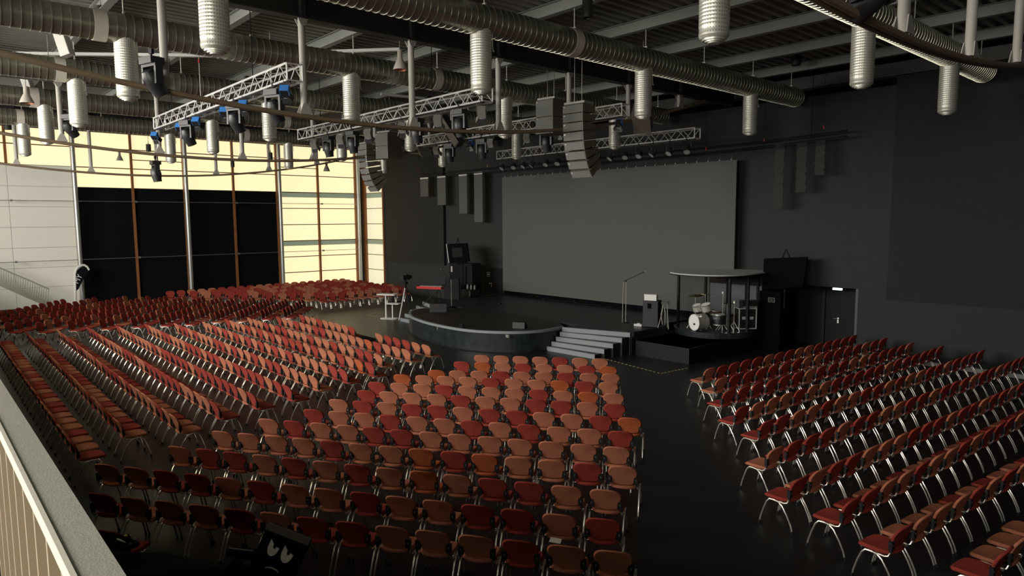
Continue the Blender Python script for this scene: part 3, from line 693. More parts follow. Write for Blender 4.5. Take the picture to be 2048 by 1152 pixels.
# ================================================================== FAR STAGE CORNER
ca = thing('equipment_cabinet', 'tall black cabinet at the far stage corner under the tilted screen', 'cabinet', (-28.2, 21.9, 0))
MB().bbox((-0.85, -0.3, 0.05), (0.3, 0.3, 2.35)).build('cabinet_body', 'black_metal', ca)
MB().bbox((0.32, -0.28, 0.05), (1.05, 0.3, 2.35)).build('cabinet_side', 'black_metal', ca)
MB().bbox((-0.83, -0.31, 0.1), (0.28, -0.3, 2.3)).build('door', 'door_dark', ca)
MB().bbox((0.5, -0.29, 0.4), (0.62, -0.28, 2.2)).build('slot', 'black_matte', ca)
MB().box((-0.63, -0.32, 2.0), (0.12, 0.02, 0.3)).build('pale_card', 'lens_pale', ca)
def tv(name, label, corners, th, edge=None):
    a, b2, c, d = [Vector(p) for p in corners]      # top-left, top-right, bottom-right, bottom-left
    n_ = (b2-a).cross(d-a).normalized()
    if n_.y < 0: n_ = -n_
    cen = (a+b2+c+d)/4
    t = thing(name, label, 'screen', cen, 0, 'tilted stage screens')
    o = [p-cen for p in (a, b2, c, d)]; q = [p+n_*th for p in o]
    b = MB(); b._add(o+q, [(0, 3, 2, 1), (4, 5, 6, 7), (0, 1, 5, 4), (1, 2, 6, 5), (2, 3, 7, 6), (3, 0, 4, 7)]); b.build('screen_body', 'black_matte', t)
    if edge: k = [p*0.5-n_*0.04 for p in o]; b = MB(); b._add(k+[p*0.5 for p in o], [(0, 3, 2, 1), (4, 5, 6, 7), (0, 1, 5, 4), (1, 2, 6, 5), (2, 3, 7, 6), (3, 0, 4, 7)]); b.build('mounting_plate', 'black_metal', t)
    m1 = (o[0]+o[1])/2
    MB().tube([m1+Vector((-0.22, 0.03, -0.25)), m1+Vector((0.0, 0.08, 0.28)), m1+Vector((0.2, 0.03, -0.1))], 0.025, 6).build('hanging_bracket', 'black_metal', t)
    if edge: MB().tube([(0, 0.02, -0.1), (0.05, 0.3, -0.3), (0.1, 0.6, -0.62)], 0.03, 6).build('support_arm', 'black_metal', t)
    if not edge: MB().cyl((0, 0.12, -1.25), (0, 0.12, 0.1), 0.03, 8).build('pole', 'black_metal', t)
    if edge:
        e = MB().tube([o[0], o[3]], 0.028, 6).build('pale_edge', 'lens_pale', t)  # pale tube along the left edge of the screen
    return t
tv('stage_screen', 'black tilted screen on a bracket above the far cabinet', (ony(893, 488, 21.3), ony(934, 486, 21.5), ony(938.5, 522, 21.2), ony(898, 526, 21.0)), 0.07, True)
tv('stage_screen', 'black tilted screen standing above the dark door niche behind the booth', (ony(1528, 517, 22.6), ony(1614.5, 513.5, 22.6), ony(1606, 573, 22.3), ony(1524, 580, 22.3)), 0.08)
# black housing under the second screen (beside the booth)
hb = thing('black_housing', 'matte black box wall between the drum booth and the door niche', 'partition', (-11.3, 22.6, 0))
MB().bbox((-0.55, -0.25, 0), (0.22, 0.75, 2.05)).build('housing_body', 'black_matte', hb)
p = ony(1543, 600, 22.33)-Vector((-11.3, 22.6, 0))
MB().box(p, (0.24, 0.02, 0.16)).box(p+Vector((0, -0.012, 0)), (0.2, 0.01, 0.12), 1).box(p+Vector((0, -0.018, 0)), (0.12, 0.01, 0.02)).build('name_plate', ['speaker_grey', 'black_metal'], hb)
# keyboard, bench, laptop
kb = thing('stage_keyboard', 'red stage keyboard on a black stand at the far stage corner', 'keyboard', (-24.55, 17.2, 0.75), 0.42)
MB().bbox((-0.62, -0.16, 0.83), (0.62, 0.16, 0.93)).build('keyboard_case', 'red_lacquer', kb)
MB().bbox((-0.55, 0.0, 0.925), (0.55, 0.15, 0.935)).build('keys', 'white_board', kb)
for s_ in (-1, 1):
    MB().tube([(s_*0.4, -0.25, 0.02), (-s_*0.35, 0.2, 0.82)], 0.02, 6).build('stand_leg', 'black_metal', kb)
lt = thing('laptop', 'open black laptop behind the red keyboard', 'laptop', (-24.45, 17.65, 1.72), 0.45)
MB().bbox((-0.28, -0.02, 0), (0.28, 0.02, 0.36)).build('lid', 'black_metal', lt)
MB().bbox((-0.28, -0.36, 0), (0.28, -0.02, 0.025)).build('keyboard_base', 'black_plastic', lt)
MB().tube([(-0.2, -0.15, -0.95), (0, -0.15, -0.02), (0.2, -0.15, -0.95)], 0.018, 6).build('stand', 'black_metal', lt)
bp_ = MB().bbox((-0.45, -0.04, 0), (0.45, 0.04, 1.0)).bbox((-0.4, -0.05, 0.05), (0.4, -0.04, 0.95)).build('black_board', 'black_metal', None, onz(904, 598, HS), (0, 0, 0.3))
tag(bp_, 'upright black board beside the red keyboard', 'board')
mic_stand('microphone_stand', 'low boom microphone stand leaning over the red keyboard', (-24.1, 18.0, HS), 1.25, -1.0, -0.2)
ra = thing('black_crates', 'low black crates with pale fittings beside the black stage door', 'crate', (-27.4, 21.2, HS))
MB().bbox((-0.9, -0.3, 0.02), (0.2, 0.3, 0.55)).build('crate', 'black_plastic', ra)
MB().bbox((0.25, -0.3, 0.02), (1.0, 0.3, 0.35)).build('crate', 'black_plastic', ra)
MB().bbox((-0.85, -0.32, 0.4), (0.15, -0.3, 0.5)).bbox((0.9, -0.32, 0.05), (1.0, -0.3, 0.3)).build('pale_edging', 'lamp_grey', ra)
for i, px in enumerate((949, 955, 963)):
    b_ = MB().lathe([(0.001, 0), (0.05, 0), (0.05, 0.16), (0.018, 0.2), (0.018, 0.24), (0.001, 0.24)], 10).build('bottle', 'white_board' if i == 1 else 'lens_pale', None, Vector((-27.0+0.28*i, 21.2, HS+0.36)))
    tag(b_, ('small pale bottle on the low black crate, nearest the cabinet', 'small white bottle on the low black crate, middle of three', 'small pale bottle on the low black crate, nearest the stage door')[i], 'bottle', 'bottles on the crate')
# lectern and camera tripod in the aisle
le = thing('lectern', 'white two pole lectern with sloped top standing before the far chairs', 'lectern', onz(777, 637, 0), 0.55)
MB().bbox((-0.45, -0.25, 1.12), (0.45, 0.25, 1.17)).build('top', 'white_board', le)
MB().bbox((-0.05, -0.2, 0.70), (0.62, 0.2, 0.73)).build('shelf', 'white_board', le)
MB().cyl((-0.12, 0, 0.02), (-0.12, 0, 1.12), 0.035, 10).build('pole', 'white_board', le)
MB().cyl((0.22, 0, 0.02), (0.22, 0, 0.72), 0.03, 10).build('pole', 'white_board', le)
MB().lathe([(0.001, 0.03), (0.26, 0.025), (0.28, 0)], 20, 0, (-0.12, 0, 0)).build('base', 'white_board', le)
MB().lathe([(0.001, 0.03), (0.26, 0.025), (0.28, 0)], 20, 0, (0.22, 0, 0)).build('base', 'white_board', le)
tp = thing('video_tripod', 'black video camera on a tripod with one pale leg at the stage side', 'tripod', onz(812, 640, 0), 0.2)
for k, (x, y) in enumerate(((-0.25, -0.2), (0.45, -0.1), (0.1, 0.4))):
    MB().cyl((x, y, 0), (0, 0, 1.55), 0.03 if k == 0 else 0.02, 8).build('leg', 'lens_pale' if k == 0 else 'black_metal', tp)
MB().cyl((0, 0, 1.5), (0, 0, 1.85), 0.06, 10).box((0, 0, 1.72), (0.2, 0.16, 0.1)).build('fluid_head', 'black_metal', tp)
MB().box((0.0, 0, 1.98), (0.22, 0.42, 0.22)).box((0, 0.28, 1.98), (0.14, 0.2, 0.14)).box((0.02, -0.1, 2.14), (0.4, 0.06, 0.07)).tube([(-0.1, -0.2, 1.8), (-0.35, -0.45, 1.6)], 0.015, 6).build('camera', 'black_plastic', tp)
# floor tape dashes
def tape(label, a, c, n, mt='tape_yellow'):
    t = thing('floor_tape', label, 'floor tape', a, 0, 'dashed floor tape')
    for k in range(n):
        t0, t1 = (k+0.2)/n, (k+0.75)/n
        p, q = a.lerp(c, t0)-a, a.lerp(c, t1)-a; d = (q-p).normalized(); s_ = Vector((-d.y, d.x, 0))*0.022
        b = MB(); b._add([p+s_, p-s_, q-s_, q+s_]+[v+Vector((0,0,0.004)) for v in (p+s_, p-s_, q-s_, q+s_)], [(0,1,2,3),(7,6,5,4),(0,4,5,1),(1,5,6,2),(2,6,7,3),(3,7,4,0)])
        b.build('tape_dash', mt, t)
Z = 0.004
tape('yellow dashed floor tape running out from the stage stairs', onz(1192, 713, Z), onz(1322, 747, Z), 17)
tape('yellow dashed floor tape turning back to the drum platform corner', onz(1322, 747, Z), onz(1376, 736, Z), 8)
tape('pale dashed floor tape by the white lectern towards the stage', onz(732, 629, Z), onz(796, 642, Z), 20)
tape('pale dashed floor tape behind the white lectern', onz(734, 628, Z), onz(792, 623, Z), 14)
tape('yellow dashed tape along the far stage edge', Vector((-26.55, 19.6, HS+Z)), Vector((-26.5, 23.1, HS+Z)), 9)

# ================================================================== PROJECTION WALL, BANNERS, BATTENS
sc = thing('projection_screen', 'large grey projection screen laced up on the dark stage wall', 'screen', (-19.7, 22.9, 0))
MB().bbox((-6.5, -0.02, 0.96), (6.53, 0.03, 6.72)).build('screen_cloth', 'screen_grey', sc)
b = MB()
for k in range(27): b.box((-6.3+k*0.485, -0.02, 6.745), (0.045, 0.02, 0.045)).cyl((-6.3+k*0.485, 0.01, 6.72), (-6.3+k*0.485, 0.01, 6.9), 0.003, 4)
o = b.build('lacing', 'lens_dim', sc); o['kind'] = 'stuff'
ba = thing('hanging_batten', 'long black pipe batten above the projection screen with bent ends', 'batten', (-20.4, 22.75, 7.05))
for dz in (0.0, 0.2):
    MB().tube([(-13.6, -0.1, dz*0.8+0.02), (-6, -0.05, dz-0.02), (6, 0.0, dz), (8, -0.02, dz*0.9+0.03), (11.2, -0.1, dz*0.9+0.12)], 0.028, 6).build('pipe', 'black_metal', ba)
for x in (-11.5, -4.5, 0.5, 5.5, 10): MB().cyl((x, 0, 0.1), (x, 0, 2.2), 0.01, 4).build('wire', 'black_metal', ba)
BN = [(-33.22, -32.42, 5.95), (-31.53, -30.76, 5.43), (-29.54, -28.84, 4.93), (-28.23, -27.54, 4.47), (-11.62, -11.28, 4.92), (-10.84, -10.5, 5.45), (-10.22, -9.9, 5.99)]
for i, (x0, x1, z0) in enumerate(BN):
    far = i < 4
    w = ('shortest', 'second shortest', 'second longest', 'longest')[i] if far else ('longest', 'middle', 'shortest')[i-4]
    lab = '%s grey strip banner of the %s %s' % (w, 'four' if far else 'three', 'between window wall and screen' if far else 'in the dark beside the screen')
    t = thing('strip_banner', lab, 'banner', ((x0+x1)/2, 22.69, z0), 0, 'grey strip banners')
    hw = (x1-x0)/2; b = MB()
    n = 14
    for k in range(n):
        f = 0.02*math.sin(k*2.1) if not far else 0.0
        za, zb = (6.97-z0)*k/n, (6.97-z0)*(k+1)/n
        b.bbox((-hw+f, -0.01, za), (hw+f, 0.01, zb))
    b.build('cloth', 'banner_grey' if far else 'banner_shaded', t)
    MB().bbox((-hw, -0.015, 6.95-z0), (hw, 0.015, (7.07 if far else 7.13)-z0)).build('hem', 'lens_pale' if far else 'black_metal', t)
for i, (px, py) in enumerate(((836, 338), (975, 332), (1528, 280), (1647, 254), (1412, 298))):
    p = ony(px, py, 22.7)
    o = MB().cyl(p, p+Vector((0, 0, 2.0)), 0.006, 4, 1).box(p+Vector((0, 0, 0.04)), (0.03, 0.03, 0.05)).box(p+Vector((0.01, 0, -0.03)), (0.03, 0.03, 0.06)).build('hook', ['led_red' if i != 1 else 'brass', 'black_metal'])
    tag(o, ('small red hook hanging above the short strip banners', 'small brass hook above the edge of the projection screen', 'small red hook above the banners in the dark', 'small hook highest on the dark wall beside the screen', 'small red hook above the screen corner under the last truss')[i], 'hook', 'small hanging hooks')
# ================================================================== LIGHTING TRUSSES
TL = ['pale aluminium lighting truss with blue edged spotlights, nearest of the four', 'lighting truss with grey barn door spotlights, second nearest',
      'lighting truss behind the hanging speakers, third nearest', 'lighting truss with the dense row of round lamps in front of the projection screen']
TR = [(-23.3, -13.55, 6.22, 7.62), (-23.2, -12.95, 10.85, 7.63), (-22.8, -12.5, 15.6, 7.68), (-23.0, -12.95, 19.95, 7.42)]
for i, (xa, xb, y, z) in enumerate(TR):
    t = thing('lighting_truss', TL[i], 'truss', ((xa+xb)/2, y, z), 0, 'lighting trusses')
    h = 0.165; L2 = (xb-xa)/2
    for (dy, dz) in ((-h, -h), (h, -h), (-h, h), (h, h)):
        MB().cyl((-L2, dy, dz), (L2, dy, dz), 0.025, 8).build('chord', 'truss_alu', t)
    n = int(2*L2/0.33); s_ = 2*L2/n
    for (f, nm) in ((lambda x, u: (x, -h, u), 'bracing'), (lambda x, u: (x, h, u), 'bracing'), (lambda x, u: (x, u, -h), 'bracing'), (lambda x, u: (x, u, h), 'bracing')):
        b = MB()
        for k in range(n):
            x0, x1 = -L2+k*s_, -L2+(k+1)*s_
            b.tube([f(x0, -h if k % 2 else h), f(x1, h if k % 2 else -h)], 0.011, 5, caps=False)
        b.build('bracing', 'truss_alu', t)
    for x in (-L2, L2):
        MB().tube([(x, -h, -h), (x, h, -h), (x, h, h), (x, -h, h), (x, -h, -h)], 0.02, 6).build('end_frame', 'truss_alu', t)
    for x in (-L2*0.72, L2*0.55):
        MB().cyl((x, 0, h), (x, 0, 9.35-z), 0.012, 5).box((x, 0, h+0.05), (0.12, 0.36, 0.06)).build('suspension', 'black_metal', t)
    MB().tube([(-L2, -0.1, -h-0.02), (-L2*0.3, -0.12, -h-0.04), (L2*0.4, -0.1, -h-0.02), (L2, -0.1, -h-0.03)], 0.022, 6).build('cable', 'black_plastic', t)

# ---- lamp types (origin at the clamp, hanging down)
def clamp(b): b.cyl((0, 0, 0.0), (0, 0, -0.12), 0.018, 6).box((0, 0, 0.0), (0.09, 0.05, 0.09))
def make_mover(label, loc, rz, tilt, grp, drop=0.0):
    t = thing('moving_head_lamp', label, 'stage lamp', loc, rz, grp)
    b = MB(); clamp(b); b.build('clamp', 'black_metal', t)
    MB().box((0, 0, -0.17-drop), (0.36, 0.26, 0.12)).build('base_box', 'lamp_black', t)
    y = MB()
    for s_ in (-1, 1): y.box((s_*0.19, 0, -0.4-drop), (0.05, 0.14, 0.36))
    y.box((0, 0, -0.25-drop), (0.42, 0.15, 0.05)); y.build('yoke', 'lamp_black', t)
    r_ = RX(tilt); c = Vector((0, 0, -0.5-drop))
    h = MB().lathe([(0.001, 0.2), (0.1, 0.18), (0.15, 0.08), (0.16, -0.05), (0.13, -0.2), (0.125, -0.28), (0.11, -0.28), (0.11, -0.26)], 16, 0, c, r_).build('head', 'lamp_black', t)
    MB().lathe([(0.11, -0.262), (0.001, -0.25)], 16, 0, c, r_).build('lens', 'lens_pale', h)
    return t
def make_spot(label, loc, rz, tilt, grp, blue=False, flaps='lamp_grey'):
    t = thing('spotlight', label, 'stage lamp', loc, rz, grp); t.scale = (0.56, 0.56, 0.56) if blue else (0.68, 0.68, 0.68)
    b = MB(); clamp(b); b.build('clamp', 'black_metal', t)
    y = MB()
    for s_ in (-1, 1): y.box((s_*0.18, 0, -0.24), (0.015, 0.04, 0.3))
    y.box((0, 0, -0.11), (0.37, 0.04, 0.015)); y.build('yoke', 'lamp_black', t)
    c = Vector((0, 0, -0.4)); r_ = RX(tilt)
    h = MB().box(c, (0.3, 0.28, 0.34), 0, r_)
    for k in range(4): h.box(c+r_ @ Vector((0, 0.145, -0.1+k*0.07)), (0.24, 0.012, 0.02), 1, r_)
    h = h.build('lamp_body', ['lamp_black' if blue else 'lamp_grey', 'lamp_black'], t)
    MB().lathe([(0.13, -0.17), (0.14, -0.21), (0.12, -0.21), (0.001, -0.19)], 16, 0, c, r_).build('lens', 'lens_pale', h)
    for k in range(4):
        r2 = r_ @ RZ(k*PI/2) @ RX(0.5)
        MB().box(c+(r_ @ RZ(k*PI/2)) @ Vector((0, 0.185, -0.28)), (0.27, 0.008, 0.2), 0, r2).build('barn_door', flaps if k % 2 else 'lamp_black', h)
    if blue:
        MB().box(c+r_ @ Vector((0, 0, 0.178)), (0.31, 0.29, 0.02), 0, r_).box(c+r_ @ Vector((0.155, 0, 0.05)), (0.012, 0.29, 0.27), 0, r_).box(c+r_ @ Vector((-0.155, 0, 0.05)), (0.012, 0.29, 0.27), 0, r_).build('blue_housing', 'lamp_blue', h)
    return t
def make_par(label, loc, rz, tilt, grp):
    t = thing('round_lamp', label, 'stage lamp', loc, rz, grp); t.scale = (0.85, 0.85, 0.85)
    b = MB(); clamp(b); b.build('clamp', 'black_metal', t)
    MB().tube([(-0.17, 0, -0.4), (-0.17, 0, -0.2), (-0.12, 0, -0.12), (0.12, 0, -0.12), (0.17, 0, -0.2), (0.17, 0, -0.4)], 0.014, 6).build('yoke', 'lamp_black', t)
    c = Vector((0, 0, -0.42)); r_ = RX(tilt)
    h = MB().lathe([(0.001, 0.14), (0.1, 0.12), (0.15, 0.0), (0.15, -0.16), (0.135, -0.16), (0.135, -0.14)], 16, 0, c, r_).build('lamp_body', 'lamp_black', t)
    MB().lathe([(0.135, -0.142), (0.001, -0.135)], 16, 0, c, r_).build('lens', 'lens_dim', h)
    return t
ORD = ['first', 'second', 'third', 'fourth', 'fifth', 'sixth', 'seventh', 'eighth', 'ninth', 'tenth', 'eleventh', 'twelfth', 'thirteenth', 'fourteenth', 'fifteenth', 'sixteenth', 'seventeenth', 'eighteenth', 'nineteenth', 'twentieth', 'twenty-first', 'twenty-second', 'twenty-third', 'twenty-fourth', 'twenty-fifth', 'twenty-sixth', 'twenty-seventh', 'twenty-eighth', 'twenty-ninth', 'thirtieth']
def place(px, py, i):
    xa, xb, y, z = TR[i]
    p = ony(px, py, y); return Vector((min(max(p.x, xa-0.2), xb+0.0), y-0.165, z-0.165))
T1 = [('spot', 320, 1), ('spot', 372, 1), ('mover', 387, 0), ('spot', 406, 1), ('spot', 464, 1), ('mover', 486, 0), ('spot', 503, 1), ('mover', 566, 0), ('spot', 588, 1)]
k1 = k2 = 0
for kind, px, bl in T1:
    loc = place(px, 250, 0)
    if kind == 'spot':
        k1 += 1; make_spot('blue edged spotlight under the nearest truss, %s from its window end' % ORD[k1-1], loc, 0.9, 0.9, 'spotlights on the nearest truss', True, 'lamp_black')
    else:
        k2 += 1; make_mover('black moving lamp under the nearest truss, %s of three from its window end' % ORD[k2-1], loc, 0.4, 0.5, 'moving lamps on the nearest truss')
T2 = [('spot', 636), ('mover', 665), ('spot', 689), ('mover', 714), ('spot', 745), ('spot', 814), ('mover', 843), ('spot', 886), ('mover', 930), ('spot', 974)]
k1 = k2 = 0
for kind, px in T2:
    loc = place(px, 260, 1)
    if kind == 'spot':
        k1 += 1; make_spot('grey barn door spotlight under the second truss, %s from its window end' % ORD[k1-1], loc, 0.8, 0.8, 'spotlights on the second truss')
    else:
        k2 += 1; make_mover('black moving lamp under the second truss, %s of four from its window end' % ORD[k2-1], loc, 0.2, 0.2, 'moving lamps on the second truss')
T3 = [('spot', 879), ('mover', 906), ('blue', 949), ('mover', 971), ('spot', 988), ('spot', 1061), ('mover', 1100), ('blue', 1127), ('blue', 1246)]
k1 = k2 = k3 = 0
for kind, px in T3:
    loc = place(px, 270, 2)
    if kind == 'spot':
        k1 += 1; make_spot('grey spotlight under the third truss, %s of three from its window end' % ORD[k1-1], loc, 0.6, 0.9, 'spotlights on the third truss')
    elif kind == 'blue':
        k3 += 1; make_spot('spotlight with blue hood under the third truss, %s of three from its window end' % ORD[k3-1], loc, PI+0.3, 0.5, 'blue hooded spotlights on the third truss', True)
    else:
        k2 += 1; make_mover('black moving lamp under the third truss, %s of three from its window end' % ORD[k2-1], loc, 0.3, 0.2, 'moving lamps on the third truss')
for i, px in enumerate((1011, 1033, 1054, 1071, 1098, 1121, 1201, 1228, 1256, 1284, 1312, 1345, 1379)):
    make_par('round black lamp under the truss before the screen, %s of thirteen from its window end' % ORD[i], place(px, 310, 3), 0.5*math.sin(i*1.7), -0.7, 'round lamps before the screen')
# lamps clamped to girder struts
def at_girder(px, X, z): p = onx(px, 300, X); return Vector((X+0.18, p.y, z))
make_mover('large black moving lamp clamped to a strut near the pale brace', onx(312, 118, -13.55)+Vector((0.1, -0.1, 0.1)), 0.3, 0.6, 'moving lamps on struts')
make_mover('black moving lamp hanging before the yellow window near the balcony', onx(137, 240, -24.2)+Vector((0.1, 0, 0.25)), 0.5, 0.7, 'moving lamps on struts')
make_mover('small black moving lamp hanging on the window side chord', onx(309, 312, -24.27)+Vector((0.05, 0, -0.05)), 0.0, 0.15, 'moving lamps on struts')
make_mover('large black moving lamp on the nearest girder chord overhead', onx(1712, -22, -3.05)+Vector((0.15, 0.05, 0.42)), 1.0, 1.1, 'moving lamps on struts')

# ================================================================== LINE ARRAYS
def line_array(name, label, top, px_w, n, rz, curve, bh=0.285, w=0.66, d=0.5, taper=0.16):
    t = thing(name, label, 'loudspeaker', top, rz, 'hanging loudspeakers')
    z = 0.0; y = 0.0; a = 0.0
    MB().box((0, 0, 0.06), (w, d*0.8, 0.06)).cyl((-0.15, 0, 0.05), (-0.15, 0, 2.2), 0.012, 5).cyl((0.1, 0, 0.05), (0.1, 0, 2.2), 0.012, 5).build('rigging_frame', 'lamp_grey', t)
    for k in range(n):
        a = curve*k*k/(n*n)
        r_ = RX(a)
        o = Vector((0, y, z))
        x0, x1 = w/2, w/2; zt, zb = 0.0, -bh
        vs = [(-x0, -d/2, zt), (x0, -d/2, zt), (x1, d/2, zt-bh*taper), (-x1, d/2, zt-bh*taper), (-x0, -d/2, zb+0.012), (x0, -d/2, zb+0.012), (x1, d/2, zb+bh*taper+0.012), (-x1, d/2, zb+bh*taper+0.012)]
        vs = [o+r_ @ Vector(p) for p in vs]
        b = MB(); b._add(vs, [(0, 1, 2, 3)[::1], (7, 6, 5, 4), (0, 4, 5, 1), (1, 5, 6, 2), (2, 6, 7, 3), (3, 7, 4, 0)])
        for i_ in range(len(b.f)): b.m[i_] = 0
        bx = b.build('speaker_box', 'speaker_brown', t)
        f = MB(); q = [o+r_ @ Vector(p) for p in ((-x0+0.01, -d/2-0.008, zt-0.008), (x0-0.04, -d/2-0.008, zt-0.008), (x0-0.04, -d/2-0.008, zb+0.02), (-x0+0.01, -d/2-0.008, zb+0.02))]
        f._add(q+[p+Vector((0, 0.01, 0)) for p in q], [(3, 2, 1, 0), (4, 5, 6, 7), (0, 1, 5, 4), (1, 2, 6, 5), (2, 3, 7, 6), (3, 0, 4, 7)]); f.build('front_grille', 'speaker_grey', bx)
        e = MB().tube([o+r_ @ Vector((x0-0.015, -d/2-0.01, zt)), o+r_ @ Vector((x0-0.015, -d/2-0.01, zb))], 0.012, 5); e.build('edge_rail', 'lamp_grey', bx)
        MB().box(o+r_ @ Vector((-x0+0.06, -d/2-0.012, zt-0.05)), (0.05, 0.006, 0.03), 0, r_).build('badge', 'lens_pale', bx)
        st_ = r_ @ Vector((0, -d/2, -bh)) - r_ @ Vector((0, -d/2, 0))
        z += st_.z; y += st_.y
    return t
YP = 14.2
p = ony(1158, 206, YP)
line_array('line_array', 'tall curved line array speaker hanging over the stage stairs side', p+Vector((0, 0, -0.08)), 60, 8, 0.12, 0.85, 0.235, 0.68, 0.58)
p = ony(735, 290, YP)
line_array('line_array', 'tall curved line array speaker hanging before the yellow window corner', p+Vector((0.1, 0, 0.0)), 60, 8, 0.0, 0.95, 0.222, 0.66, 0.6)
p = ony(1103, 203, 15.0)
line_array('bass_speaker', 'pair of stacked grey bass speakers hanging behind the stairs side array', p, 50, 2, 0.12, 0.0, 0.5, 0.66, 0.7, 0.0)
p = ony(777, 268, 14.6)
line_array('bass_speaker', 'pair of stacked dark bass speakers hanging beside the window side array', p, 50, 2, 0.2, 0.0, 0.5, 0.7, 0.75, 0.0)
def hang_box(label, c, dims, rot, m='speaker_grey'):
    t = thing('hanging_speaker', label, 'loudspeaker', c, 0, 'small hanging speakers')
    MB().box((0, 0, 0), dims, 0, rot).build('cabinet', m, t)
    f = Vector((0, -dims[1]/2-0.004, 0)); MB().box(rot @ f, (dims[0]*0.94, 0.008, dims[2]*0.94), 0, rot).build('grille', 'speaker_brown' if m != 'white_plastic' else 'white_plastic', t)
    MB().cyl((0, 0, dims[2]*0.3), (0, 0, DECK+0.01-c[2]), 0.02, 6).build('hanger', 'strut_steel', t)
hang_box('grey wedge speaker tilted down beside the tall stairs side array', ony(1285, 238, 16.2), (0.5, 0.45, 0.72), RZ(0.5) @ RX(0.7))
hang_box('grey wedge speaker tilted down between the trusses at mid hall', ony(846, 297, 16.5), (0.55, 0.4, 0.6), RZ(-0.3) @ RY(0.4) @ RX(0.5))
hang_box('long slanted grey panel speaker hanging behind the second truss', ony(902, 262, 15.0), (0.3, 0.3, 1.25), RY(-0.6) @ RX(0.2), 'girder_steel')
hang_box('white slanted column speaker on a rod, nearest the balcony corner ceiling', ond(126, 82, 16.5), (0.26, 0.2, 0.74), RZ(0.75) @ RY(-0.28), 'white_plastic')
hang_box('white slanted column speaker on a rod above the yellow window, middle of three', ond(57, 172, 22.5), (0.26, 0.2, 0.70), RZ(0.75) @ RY(-0.3), 'white_plastic')
hang_box('white slanted column speaker on a rod at the photo edge, farthest of three', ond(13, 225, 28.5), (0.26, 0.2, 0.68), RZ(0.75) @ RY(-0.3), 'white_plastic')
# dark cylinder fittings
for (px, py, d_, dia, h, lab) in ((203, 36, 15.5, 0.29, 0.5, 'dark cylinder fitting hanging before the second nearest air duct'), (1593, 113, 21.5, 0.29, 0.55, 'dark cylinder fitting on a wire in the dark roof near the stage wall'),
                              (1175, 14, 14.2, 0.22, 0.45, 'dark cylinder fitting at the roof between two pale beams'), (15, 247, 28, 0.27, 0.5, 'dark cylinder fitting below the farthest white column speaker'),
                              (297, 296, 33, 0.22, 0.36, 'small dark cylinder fitting on a wire before the yellow window'), (541, 312, 34, 0.2, 0.34, 'small dark cylinder fitting at the window side chord above the black blinds'), (465, 327, 34, 0.18, 0.36, 'small dark cylinder fitting on a mullion before the yellow window'), (1529, 52, 18.5, 0.1, 0.3, 'slim grey cylinder fitting between the pale roof beams')):
    c = ond(px, py, d_)
    t = thing('cylinder_fitting', lab, 'light fitting', c, 0, 'cylinder light fittings')
    MB().lathe([(0.001, h/2), (dia/2, h/2), (dia/2, 0.03), (dia/2+0.004, 0.02), (dia/2, -h/2), (dia/2-0.02, -h/2), (dia/2-0.03, -h/2+0.06), (0.001, -h/2+0.07)], 20).build('shade', 'girder_steel', t)
    MB().cyl((0, 0, h/2), (0, 0, DECK+0.01-c.z), 0.01, 5).tube([(-0.06, 0, h/2), (0, 0, h/2+0.16), (0.06, 0, h/2)], 0.01, 5).build('wire', 'lamp_grey', t)
# bell pendants
for (px, py, d_, w_, lab) in ((800, 124, 17.5, 0.36, 'cream bell pendant lamp beside a strut of the middle girder'), (99, 143, 18.5, 0.40, 'cream bell pendant lamp behind the dark chord near the balcony corner'),
                              (53, 193, 20.8, 0.39, 'cream bell pendant lamp below the white column speaker'), (239, 314, 36, 0.36, 'dark small bell pendant before the yellow window over the blinds'), (653, 335, 37.5, 0.36, 'dark small bell pendant before the bright window panes'), (411, 270, 36, 0.4, 'dark bell pendant tucked under the duct above the window')):
    c = ond(px, py, d_); r = w_/2
    t = thing('pendant_lamp', lab, 'lamp', c, 0, 'bell pendant lamps')
    near = d_ < 30
    MB().lathe([(0.001, 0.3), (r*0.36, 0.3), (r*0.38, 0.08), (r*0.5, 0.05), (r*0.98, -0.17), (r, -0.2), (r*0.96, -0.2)], 24).build('shade', 'cream_metal' if near else 'lamp_grey', t)
    MB().lathe([(r*0.94, -0.2), (r*0.5, 0.02), (0.001, 0.04)], 24).build('reflector', 'copper_inner', t)
    MB().cyl((0, 0, 0.3), (0, 0, DECK+0.01-c.z), 0.012, 5).build('cord', 'lamp_grey', t)
for (px, py, d_, lab) in ((398, 122, 19, 'red tipped hoist wire over the nearest truss'), (538, 36, 18.2, 'red tipped black hoist pole over the near end of the nearest truss')):
    c = ond(px, py, d_); t = MB().cyl(Vector((c.x, c.y, DECK+0.01)), Vector((c.x, c.y, 7.8)), 0.014, 5, 1).lathe([(0.001, 0.05), (0.03, 0.03), (0.03, -0.05), (0.001, -0.06)], 8, 0, c)
    tag(t.build('hoist_wire', ['led_red', 'lamp_grey']), lab, 'wire')

